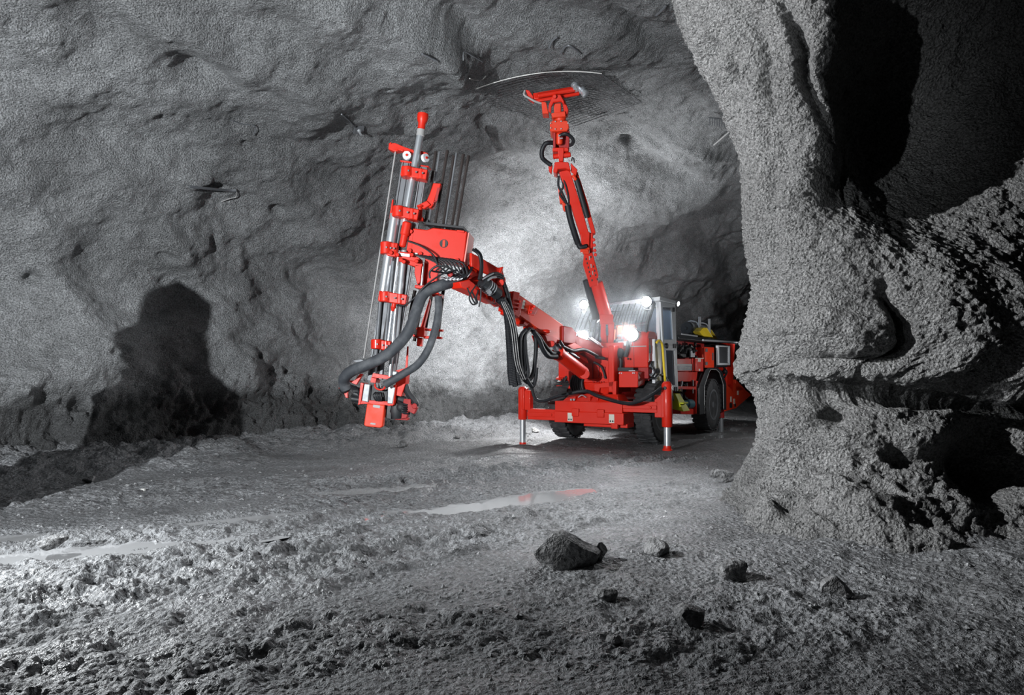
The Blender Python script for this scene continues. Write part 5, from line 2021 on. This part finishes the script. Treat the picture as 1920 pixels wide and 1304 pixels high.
g = G()
hc = hp + Q(0, -0.02, 0.665)
g.lathe(hc, RU * 0.12, [(0, 0.115), (0.1, 0.122), (0.5, 0.11), (0.8, 0.075), (1, 0.02)], 24)
g.lathe(hc + Q(0, -0.03, -0.005), RU * 0.012, [(0, 0.12), (1, 0.15), (1, 0.10)], 24)
pbuild(g, 'helmet', HELMET)
g = G()
for sd_ in (-1, 1):
    g.ball(hp + Q(sd_ * 0.032, -0.112, 0.615), 0.012, 8)
g.ball(hp + Q(0, -0.118, 0.545), 0.022, 8, (1.2, 0.5, 0.35))
pbuild(g, 'face_features', DCLOTH)
g = G()
g.ball(hp + Q(0, -0.125, 0.585), 0.018, 8, (0.8, 1, 1.3))
for sd_ in (-1, 1):
    g.ball(hp + Q(sd_ * 0.088, -0.02, 0.595), 0.024, 8, (0.5, 0.8, 1.3))
pbuild(g, 'nose_and_ears', SKIN)
g = G()
for z in (0.12, 0.22):
    g.lathe(hp + Q(0, 0.02, z), RU * 0.04, [(0, 0.165), (1, 0.168)], 20)
pbuild(g, 'reflective_band', REFLECT)

# yellow wheel chocks on the canopy
for i, (dx, lab) in enumerate(((0, 'yellow plastic wheel chock leaning against the air receiver, nearer the cab'), (9, 'yellow plastic wheel chock leaning on the canopy, farther from the cab'))):
    g = G()
    pz = [(1312 + dx, 624), (1319 + dx, 616), (1325 + dx, 616.5), (1337 + dx, 635), (1321 + dx, 634.5)]
    pts = [at(x, y, s=0.86 - 0.2 * i) for x, y in pz]
    zmin = min(p.z for p in pts)
    for p in pts:
        p.z += 2.10 - zmin
    g.prism(pts, RS * -0.16)
    ck = g.build('wheel_chock', YELLOW, None, 0.008)
    tag(ck, lab, 'wheel chock', 'wheel chocks on the canopy')
    g = G()
    g.prism([pts[2] + RU * 0.004, pts[3] + RU * 0.004, pts[3] - RB * 0.03 + RU * .004, pts[2] - RB * 0.03 + RU * 0.004], RS * 0.006)
    g.build('ramp_highlight', paint('yellow_highlight', (0.9, 0.8, 0.35), 0.4), ck)  # highlight along the ramp, painted as a pale strip
# interior lamp added to brighten the cab
g = G()
lbox(g, 0.0, 0.2, 0.28, 0.34, 2.54, 2.57)
g.build('added_cab_lamp', LAMP2, cab)
point('added_cab_light', W(0.1, 0.3, 2.5), 55, 0.08, (0.9, 0.95, 1.0))

# =================================================================== puddles
WATER, wnt, wb = new_mat('muddy_water')
wb.inputs['Base Color'].default_value = (0.24, 0.245, 0.25, 1)
wb.inputs['Roughness'].default_value = 0.06
wb.inputs['Specular IOR Level'].default_value = 0.9
geo_ = wnt.nodes.new('ShaderNodeNewGeometry')
wn = N(wnt, 'ShaderNodeTexNoise', Scale=3.0, Detail=3.0)
wnt.links.new(geo_.outputs['Position'], wn.inputs['Vector'])
wbp = N(wnt, 'ShaderNodeBump', Strength=0.2, Distance=0.004)
wnt.links.new(wn.outputs[0], wbp.inputs['Height'])
wnt.links.new(wbp.outputs[0], wb.inputs['Normal'])


def floor_z(x, y):
    i = min(max(np.searchsorted(yy, y), 1), len(yy) - 1)
    j = min(max(np.searchsorted(uu, x / yy[i]), 1), len(uu) - 1)
    return float(fz[i, j])


WET = {'big': 52, 'left': 62, 'left_up': 60, 'mid': 60, 'mid2': 55, 'far_right': 62, 'far_left': 60, 'front': 60}


def water_level(x, y, ra, rb, cc, ss, pct):
    """level that leaves the given share of the hollow under water"""
    rx, ry = FP[..., 0] - x, FP[..., 1] - y
    m = ((rx * cc + ry * ss) / ra) ** 2 + ((-rx * ss + ry * cc) / rb) ** 2 < 0.8
    return float(np.percentile(fz[m], pct))


LV = {'big': -0.055, 'big_tail': -0.055, 'left': -0.05, 'left_up': -0.05, 'mid': -0.055, 'mid2': -0.05, 'far_right': -0.07, 'far_left': -0.055, 'front': -0.045}
LAB = {'big': 'broad pale puddle mirroring the red jack, in front of the machine', 'left': 'long shallow puddle in the wheel rut at the lower left edge of the photo',
       'left_up': 'small wet pool above the long puddle at the left edge', 'mid': 'narrow pale puddle below the hanging drilling mast',
       'mid2': 'thin wet streak left of the puddle below the mast', 'far_right': 'dark pool behind the jacks under the tail of the machine',
       'far_left': 'pale pool at the wall, behind the left jack', 'front': 'tiny round puddle in the tracks left of the big rock'}
for (nm, px, py, ra, rb, an, dp) in PUDDLES:
    if nm == 'big_tail':
        continue
    o = PZ(px, py)
    n = 40
    cc, ss = math.cos(math.radians(an)), math.sin(math.radians(an))
    ra2, rb2 = (ra * 1.15, rb * 1.3)
    ox, oy = o.x, o.y
    if nm == 'big':
        ra2, ox, oy = 2.1, o.x + 0.5, o.y + 0.35
    vs = [(ra2 * math.cos(2 * math.pi * k / n) * cc - rb2 * math.sin(2 * math.pi * k / n) * ss, ra2 * math.cos(2 * math.pi * k / n) * ss + rb2 * math.sin(2 * math.pi * k / n) * cc, 0) for k in range(n)]
    me = bpy.data.meshes.new('puddle')
    me.from_pydata(vs, [], [list(range(n))])
    me.materials.append(WATER)
    ob = bpy.data.objects.new('puddle', me)
    ob.location = (ox, oy, water_level(ox, oy, ra2, rb2, cc, ss, WET.get(nm, 40)))
    COL.objects.link(ob)
    tag(ob, LAB[nm], 'puddle', 'puddles on the drift floor')

# =================================================================== stones
ROCK = rock_material('broken_rock', (0.15, 0.152, 0.155), 0.7, 0.012, 30.0, contrast=0.2)
PALE = rock_material('pale_broken_rock', (0.42, 0.42, 0.41), 0.8, 0.01, 30.0, contrast=0.15)


def stone(loc, size, seed, mat, label, name='stone', group=None, sub=4, rotz=0.0, cat='stone'):
    bm = bmesh.new()
    bmesh.ops.create_icosphere(bm, subdivisions=sub, radius=1.0)
    co = np.array([v.co[:] for v in bm.verts])
    rng = np.random.RandomState(seed)
    # cut facets
    for k in range(14):
        n = rng.normal(size=3)
        n /= np.linalg.norm(n)
        h = rng.uniform(0.55, 0.9)
        dd = co @ n
        co -= np.clip(dd - h, 0, None)[:, None] * n
    nz = fbm(co[None] + seed, 1.6, 4, 0.5, seed)[0]
    co *= (1 + 0.10 * nz)[:, None]
    co *= np.array(size) / 2
    for v, c in zip(bm.verts, co):
        v.co = c
    me = bpy.data.meshes.new(name)
    bm.to_mesh(me)
    bm.free()
    me.polygons.foreach_set('use_smooth', [True] * len(me.polygons))
    me.set_sharp_from_angle(angle=math.radians(28))
    me.materials.append(mat)
    o = bpy.data.objects.new(name, me)
    o.location = loc
    o.rotation_euler = (0, 0, rotz)
    COL.objects.link(o)
    tag(o, label, cat, group)
    return o


def on_floor(px, py):
    p = PZ(px, py)
    for _ in range(4):
        p = PZ(px, py, floor_z(p.x, p.y))
    return p


p = on_floor(1056, 1070)
stone((p.x + 0.02, p.y + 0.10, p.z + 0.09), (0.50, 0.36, 0.30), 15, ROCK, 'largest dark rock lying on the open floor in front of the pillar', 'boulder', rotz=0.4, cat='rock')
p = on_floor(1112, 1062)
stone((p.x + 0.05, p.y + 0.16, p.z + 0.05), (0.15, 0.16, 0.15), 27, ROCK, 'small dark rock touching the right side of the largest rock', 'boulder', rotz=2.0, cat='rock')
for i, (px, py, w_, h_, mt, lab) in enumerate([
        (1357, 902, 0.27, 0.20, ROCK, 'grey stone beside the foot of the pillar'),
        (1338, 895, 0.13, 0.14, ROCK, 'small dark stone left of the grey stone by the pillar'),
        (1003, 812, 0.26, 0.16, PALE, 'pale stone on the ground between the left jack and the left front wheel'),
        (962, 786, 0.20, 0.13, PALE, 'pale stone at the wall just left of the left jack'),
        (954, 772, 0.19, 0.2, ROCK, 'rounded grey stone in the rock band left of the left jack'),
        (828, 815, 0.22, 0.16, PALE, 'pale stone at the wall foot below the right end of the mast'),
        (858, 822, 0.15, 0.1, ROCK, 'small stone on the ground just right of the pale stone at the wall foot'),
        (757, 838, 0.22, 0.15, ROCK, 'grey stone at the wall foot below the drilling mast'),
        (703, 833, 0.26, 0.2, ROCK, 'dark stone on the rubble bank straight below the mast tongue'),
        (1134, 1122, 0.15, 0.09, ROCK, 'flat dark stone half way between the largest rock and the photo bottom'),
        (1290, 1168, 0.20, 0.14, ROCK, 'earthy stone in the muck at the foot of the pillar slope'),
        (1150, 1205, 0.10, 0.05, ROCK, 'small black flat stone near the middle of the bottom edge'),
        (1230, 1038, 0.22, 0.14, ROCK, 'dark lump at the left edge of the muck below the pillar'),
        (1375, 1085, 0.24, 0.16, ROCK, 'lump of muck standing in front of the pillar foot'),
        (1570, 1115, 0.2, 0.14, ROCK, 'stone in the muck under the middle of the pillar'),
        (95, 1025, 0.25, 0.12, ROCK, 'dark clod lying in the wet rut at the left edge'),
        (20, 905, 0.22, 0.14, PALE, 'stone at the wall foot in the far left corner'),
        (268, 922, 0.07, 0.05, PALE, 'small pale stone on the floor below the dark shadow on the wall'),
        (168, 905, 0.16, 0.12, ROCK, 'round stone at the wall foot left of the dark shadow'),
        (1395, 800, 0.2, 0.1, ROCK, 'dark stone in the pool under the tail of the machine')]):
    p = on_floor(px, py)
    stone((p.x, p.y, p.z + h_ * 0.28), (w_, w_ * 0.85, h_), 40 + i, mt, lab, sub=3, rotz=i * 0.7)

# unseen block added outside the left edge, its outline shaped to shadow the wall
Lw = Vector(ADDED_LIGHT_POS)
shape = [(165, 775), (178, 742), (205, 728), (232, 712), (250, 700), (262, 680), (236, 632), (250, 615), (268, 606), (270, 575), (290, 545), (322, 530), (352, 545), (398, 572),
         (397, 640), (396, 668), (412, 700), (440, 740), (470, 775)]
YB = 6.3
prof = []
for x, y in shape:
    q = shell_hit(x, y)[0]
    t = (YB - Lw.y) / (q.y - Lw.y)
    prof.append(Lw + (q - Lw) * t)
prof[0].z = prof[-1].z = -0.1
bm = bmesh.new()
rings = []
for k, (dy, sc) in enumerate(((-0.42, 0.6), (-0.30, 0.85), (-0.1, 0.97), (0.0, 1.0), (0.14, 0.95), (0.34, 0.7))):
    cx = sum(p.x for p in prof) / len(prof)
    rings.append([bm.verts.new((cx + (p.x - cx) * sc + 0.03 * math.sin(i * 2.1 + k), YB + dy, max(-0.1, (p.z + 0.1) * (0.4 + 0.6 * sc) - 0.1))) for i, p in enumerate(prof)])
for r0, r1 in zip(rings[:-1], rings[1:]):
    for i in range(len(prof) - 1):
        bm.faces.new((r0[i], r0[i + 1], r1[i + 1], r1[i]))
bm.faces.new(rings[0])
bm.faces.new(list(reversed(rings[-1])))
bmesh.ops.subdivide_edges(bm, edges=bm.edges, cuts=3, use_grid_fill=True)
co = np.array([v.co[:] for v in bm.verts])
nz = fbm(co[None], 1.6, 4, 0.55, 901)[0]
nz2 = fbm(co[None], 1.6, 4, 0.55, 911)[0]
for v, a_, b_ in zip(bm.verts, nz, nz2):
    v.co.x += 0.10 * float(a_)
    v.co.y += 0.35 * float(b_)
bmesh.ops.recalc_face_normals(bm, faces=bm.faces)
me = bpy.data.meshes.new('shadow_block')
bm.to_mesh(me)
bm.free()
me.materials.append(ROCK)
ob = bpy.data.objects.new('shadow_block', me)
COL.objects.link(ob)
tag(ob, 'tall jagged rock block added just outside the left edge to cast the wall shadow', 'rock')

# loose grit strewn over the mud
rng = np.random.RandomState(3)
vs, fs = [], []
n_ = 0
tries = 0
while n_ < 7000 and tries < 60000:
    tries += 1
    y = 2.4 * (9.0 ** rng.rand())
    x = y * rng.uniform(-0.8, 0.8)
    dens = fbm(np.array([[[x * 0.6, y * 0.9, 3.0]]]), 0.9, 2, 0.5, 301)[0, 0] if tries % 3 == 0 else 0.3
    i = int(np.searchsorted(yy, y))
    j = int(np.searchsorted(uu, x / y))
    if dist[min(i, len(yy) - 1), min(j, len(uu) - 1)] < 2.2:
        continue
    if dens < 0.0 or (x > 1.9 and y > 5.0 and y < 11 and x > 0.32 * y):
        continue
    i = int(np.searchsorted(yy, y))
    j = int(np.searchsorted(uu, x / y))
    z = float(fz[min(i, len(yy) - 1), min(j, len(uu) - 1)])
    r = 0.0022 * y ** 0.5 * (0.6 + rng.rand() ** 6 * 4.5)
    b0 = len(vs)
    a0 = rng.rand() * 6.28
    for k in range(5):
        a_ = a0 + k * 1.2566
        rr = r * rng.uniform(0.7, 1.2)
        vs.append((x + rr * math.cos(a_), y + rr * math.sin(a_), z + r * rng.uniform(-0.2, 0.2)))
    vs.append((x + r * rng.uniform(-.3, .3), y + r * rng.uniform(-.3, .3), z + r * rng.uniform(0.5, 0.9)))
    for k in range(5):
        fs.append((b0 + k, b0 + (k + 1) % 5, b0 + 5))
    n_ += 1
me = bpy.data.meshes.new('grit')
me.from_pydata(vs, [], fs)
me.materials.append(rock_material('grit_stone', (0.2, 0.205, 0.21), 0.6, 0.004, 40.0, contrast=0.1))
ob = bpy.data.objects.new('grit', me)
COL.objects.link(ob)
tag(ob, 'loose grit and small gravel strewn over the muddy drift floor', 'gravel', kind='stuff')

# =================================================================== steel mesh panel held against the roof
def lerp2(a, b, f):
    return (a[0] + (b[0] - a[0]) * f, a[1] + (b[1] - a[1]) * f)


mA, mB, mC, mD = (858, 181), (1128, 138), (1203, 192), (1010, 260)
NU, NV = 26, 26
zs = []
grid_px = []
for i in range(NU + 1):
    row = []
    for j in range(NV + 1):
        u, v = i / NU, j / NV
        p = lerp2(lerp2(mA, mB, u), lerp2(mD, mC, u), v)
        bow = -20 * 4 * u * (1 - u) * (1 - v)
        row.append((p[0], p[1] + bow))
    grid_px.append(row)
# heights: a stiff sheet just under the lowest roof points
Z = np.zeros((NU + 1, NV + 1))
for i in range(NU + 1):
    for j in range(NV + 1):
        q = PZ(*grid_px[i][j], 6.25)
        Z[i, j] = roof_z(q.x, q.y, 0.15)
for _ in range(12):
    Zp = np.pad(Z, 1, mode='edge')
    Z = np.minimum(Z, (Zp[:-2, 1:-1] + Zp[2:, 1:-1] + Zp[1:-1, :-2] + Zp[1:-1, 2:]) / 4 * 0.5 + Z * 0.5)
Z = np.clip(Z - 0.03, 6.05, 6.6)
g = G()
pts = [[PZ(*grid_px[i][j], float(Z[i, j])) for j in range(NV + 1)] for i in range(NU + 1)]
for j in range(NV + 1):
    g.tube([pts[i][j] for i in range(NU + 1)], 0.008 if j in (0, NV) else 0.0055, 4, 1)
for i in range(NU + 1):
    g.tube([pts[i][j] for j in range(NV + 1)], 0.008 if i in (0, NU) else 0.0045, 4, 1)
o = g.build('steel_mesh_panel', paint('mesh_wire', (0.10, 0.10, 0.105), 0.45, metal=0.4), None)
tag(o, 'curved steel wire mesh panel pressed against the roof above the mesh arm', 'wire mesh')
g = G()
g.tube([p + Vector((0, -0.02, -0.01)) for p in [pts[i][0] for i in range(NU + 1)]], 0.007, 6, 1)
e = g.build('bright_edge_wire', paint('bright_wire', (0.7, 0.7, 0.68), 0.4), o)

# =================================================================== bolts, plates and straps left in the rock
def stick(px, r, mat, name, label, cat, off=0.03, group=None, parent=None):
    pp = [shell_hit(x, y, off)[0] for x, y in px]
    g = G()
    g.tube(pp, r, 6, 4)
    o = g.build(name, mat, parent)
    if parent is None:
        tag(o, label, cat, group)
    return o


def plate(px, py, size, rot, label):
    p, n = shell_hit(px, py, 0.02)
    if n.dot(Vector((0, 0, CAM_H)) - p) < 0:
        n = -n
    u = n.cross(RU).normalized()
    v = n.cross(u)
    u2 = u * math.cos(rot) + v * math.sin(rot)
    v2 = n.cross(u2)
    t = thing('bolt_plate', label, 'rock bolt plate', p, 'bolt plates in the rock')
    g = G()
    g.hexa([p - u2 * size - v2 * size, p + u2 * size - v2 * size, p + u2 * size + v2 * size, p - u2 * size + v2 * size,
            p - u2 * size * .9 - v2 * size * .9 + n * .03, p + u2 * size * .9 - v2 * size * .9 + n * .03, p + u2 * size * .9 + v2 * size * .9 + n * .03, p - u2 * size * .9 + v2 * size * .9 + n * .03])
    g.build('plate', DSTEEL, t)
    g = G()
    g.cyl(p, p + n * 0.12, 0.022, seg=8)
    g.lathe(p + n * 0.03, n * 0.03, [(0, 0.04), (1, 0.03)], 6)
    g.build('bolt_end', STEEL, t)
    return t


plate(672, 240, 0.085, 0.5, 'square bolt plate in the rock left of the top of the mast')
stick([(640, 212), (652, 222), (664, 236)], 0.012, DSTEEL, 'steel_strap', 'thin dark strap leading up from the bolt plate left of the mast', 'strap')
stick([(352, 346), (385, 349), (425, 352), (443, 353)], 0.022, DSTEEL, 'steel_strap', 'long level steel strap on the left wall', 'strap', 0.05)
stick([(443, 353), (441, 364), (430, 372), (412, 376)], 0.009, GREYP, 'wire_loop', 'curved wire hanging from the long level strap on the left wall', 'wire', 0.05)
stick([(1028, 80), (1036, 66), (1042, 60)], 0.018, DSTEEL, 'rebar_end', 'short dark bar sticking out of the roof straight above the arm head', 'steel bar', 0.08)
stick([(1050, 94), (1060, 80), (1072, 80), (1088, 92)], 0.014, DSTEEL, 'bent_rebar', 'bent dark bar on the roof just right of the short bar above the arm', 'steel bar', 0.06)
stick([(1230, 22), (1238, 12), (1248, 4)], 0.016, DSTEEL, 'rebar_end', 'dark bar at the top edge beside the pillar', 'steel bar', 0.06)
stick([(788, 98), (800, 104), (816, 112)], 0.02, DSTEEL, 'rebar_end', 'dark bar in the roof right above the drill bell', 'steel bar', 0.03)
stick([(866, 104), (868, 95), (885, 99), (904, 108)], 0.010, DSTEEL, 'bent_rebar', 'thin bent wire on the roof above the left corner of the mesh panel', 'steel bar', 0.06)
stick([(430, 221), (452, 229), (474, 234), (474, 250)], 0.008, DSTEEL, 'wire_loop', 'thin hooked wire in the upper middle of the left wall', 'wire', 0.04)
stick([(880, 142), (890, 146), (902, 144), (910, 138)], 0.010, PALE, 'wire_loop', 'pale curved wire end on the roof left of the mesh edge', 'wire', 0.05)
stick([(1337, 264), (1350, 252), (1366, 238)], 0.014, GREYP, 'rebar_end', 'thin pale rod hanging from the roof right beside the pillar edge', 'steel bar', 0.10)
p0, n0 = shell_hit(1330, 212, 0.08)
g = G()
pa, pb = shell_hit(1328, 212, 0.1)[0], shell_hit(1372, 216, 0.1)[0]
g.tube([pa, pb], 0.012, 6)
for k in range(10):
    q = pa.lerp(pb, (k + 0.5) / 10)
    g.tube([q, q - RU * 0.16], 0.009, 5)
o = g.build('mesh_offcut', DSTEEL, None)
tag(o, 'comb-like scrap of steel mesh hanging from the roof at the pillar edge', 'wire mesh')


# =================================================================== dusty air around the burning lamps
hm = bpy.data.materials.new('dusty_air')
hm.use_nodes = True
nt = hm.node_tree
nt.nodes.remove(nt.nodes['Principled BSDF'])
vs_ = nt.nodes.new('ShaderNodeVolumeScatter')
vs_.inputs['Color'].default_value = (0.92, 0.96, 1, 1)
vs_.inputs['Anisotropy'].default_value = 0.5
tc = nt.nodes.new('ShaderNodeTexCoord')
ln = N(nt, 'ShaderNodeVectorMath', operation='LENGTH')
nt.links.new(tc.outputs['Object'], ln.inputs[0])
mr = N(nt, 'ShaderNodeMapRange')
mr.inputs[1].default_value = 0.25
mr.inputs[2].default_value = 1.0
mr.inputs[3].default_value = 0.09
mr.inputs[4].default_value = 0.0
nt.links.new(ln.outputs['Value'], mr.inputs[0])
nt.links.new(mr.outputs[0], vs_.inputs['Density'])
nt.links.new(vs_.outputs[0], nt.nodes['Material Output'].inputs['Volume'])
bm = bmesh.new()
bmesh.ops.create_icosphere(bm, subdivisions=4, radius=1.0)
me = bpy.data.meshes.new('dust_haze')
bm.to_mesh(me)
bm.free()
me.materials.append(hm)
ob = bpy.data.objects.new('dust_haze', me)
ob.location = W(0.1, -0.5, 2.25)
ob.scale = (1.9, 1.5, 1.15)
COL.objects.link(ob)
tag(ob, 'thin haze of dust glowing around the burning work lamps of the machine', 'haze', kind='stuff')

# =================================================================== keep thing > part > sub-part: deeper pieces move up to the part
def depth(o):
    n = 0
    while o.parent is not None:
        o = o.parent
        n += 1
    return n


for o in [o for o in COL.objects if depth(o) >= 3]:
    while depth(o) > 2:
        p = o.parent
        o.location = o.location + p.location
        o.parent = p.parent


# =================================================================== separate hoses, pipes and plates are separate parts
SINGLE = {'arm_hoses': 'arm_hose', 'foot_hoses': 'foot_hose', 'boom_hoses': 'boom_hose', 'thin_hose_loops': 'thin_hose_loop', 'pedestal_hoses': 'pedestal_hose',
          'boom_base_hoses': 'boom_base_hose', 'cables': 'cable', 'side_panel': 'side_panel', 'grey_fittings': 'grey_fitting', 'door_fittings': 'door_fitting',
          'arm_brackets': 'arm_bracket', 'steel_pipe': 'steel_pipe', 'short_pipe': 'short_pipe', 'door_glass': 'door_glass', 'steel_hose_end': 'steel_hose_end',
          'pale_hose_edge': 'pale_hose_edge', 'slide_shoe': 'slide_shoe', 'hose_bundle': 'hood_hose', 'warning_sticker': 'warning_sticker', 'drive_motor': 'drive_motor',
          'magazine_brackets': 'magazine_bracket', 'carriage_rod': 'carriage_rod', 'wrist_hose': 'wrist_hose', 'pale_strip': 'pale_strip', 'tail_slot': 'tail_slot',
          'canopy_rail': 'canopy_rail', 'door_hinge': 'door_hinge', 'switch_panel': 'switch_panel', 'knuckle': 'knuckle', 'support_plate': 'support_plate',
          'side_rail': 'side_rail', 'lower_magazine': 'lower_magazine_piece', 'head_roller': 'head_roller', 'hose_coupling': 'hose_coupling', 'hose_fitting': 'hose_fitting',
          'sticker_symbol': 'sticker_symbol', 'lamp_bracket': 'lamp_bracket', 'actuator_ring': 'actuator_ring'}


def islands(me):
    n = len(me.vertices)
    lab = list(range(n))

    def find(x):
        while lab[x] != x:
            lab[x] = lab[lab[x]]
            x = lab[x]
        return x
    for e in me.edges:
        a_, b_ = find(e.vertices[0]), find(e.vertices[1])
        if a_ != b_:
            lab[a_] = b_
    return [find(i) for i in range(n)]


for o in [o for o in COL.objects if o.type == 'MESH' and o.parent is not None]:
    base = o.name.split('.')[0]
    if base not in SINGLE:
        continue
    lab = islands(o.data)
    keys = sorted(set(lab))
    if len(keys) < 2 or len(keys) > 30:
        continue
    for k in keys[1:] + keys[:1]:
        bm = bmesh.new()
        bm.from_mesh(o.data)
        bm.verts.ensure_lookup_table()
        bmesh.ops.delete(bm, geom=[bm.verts[i] for i in range(len(lab)) if lab[i] != k], context='VERTS')
        c = Vector((0, 0, 0))
        for v in bm.verts:
            c += v.co
        c /= len(bm.verts)
        for v in bm.verts:
            v.co -= c
        me = o.data.copy()
        bm.to_mesh(me)
        bm.free()
        q = o.copy()
        q.data = me
        q.name = SINGLE[base]
        q.location = o.location + c
        COL.objects.link(q)
        q.parent = o.parent
    kids = [c for c in o.children]
    for c in kids:
        c.location = c.location + o.location
        c.parent = o.parent
    bpy.data.objects.remove(o)
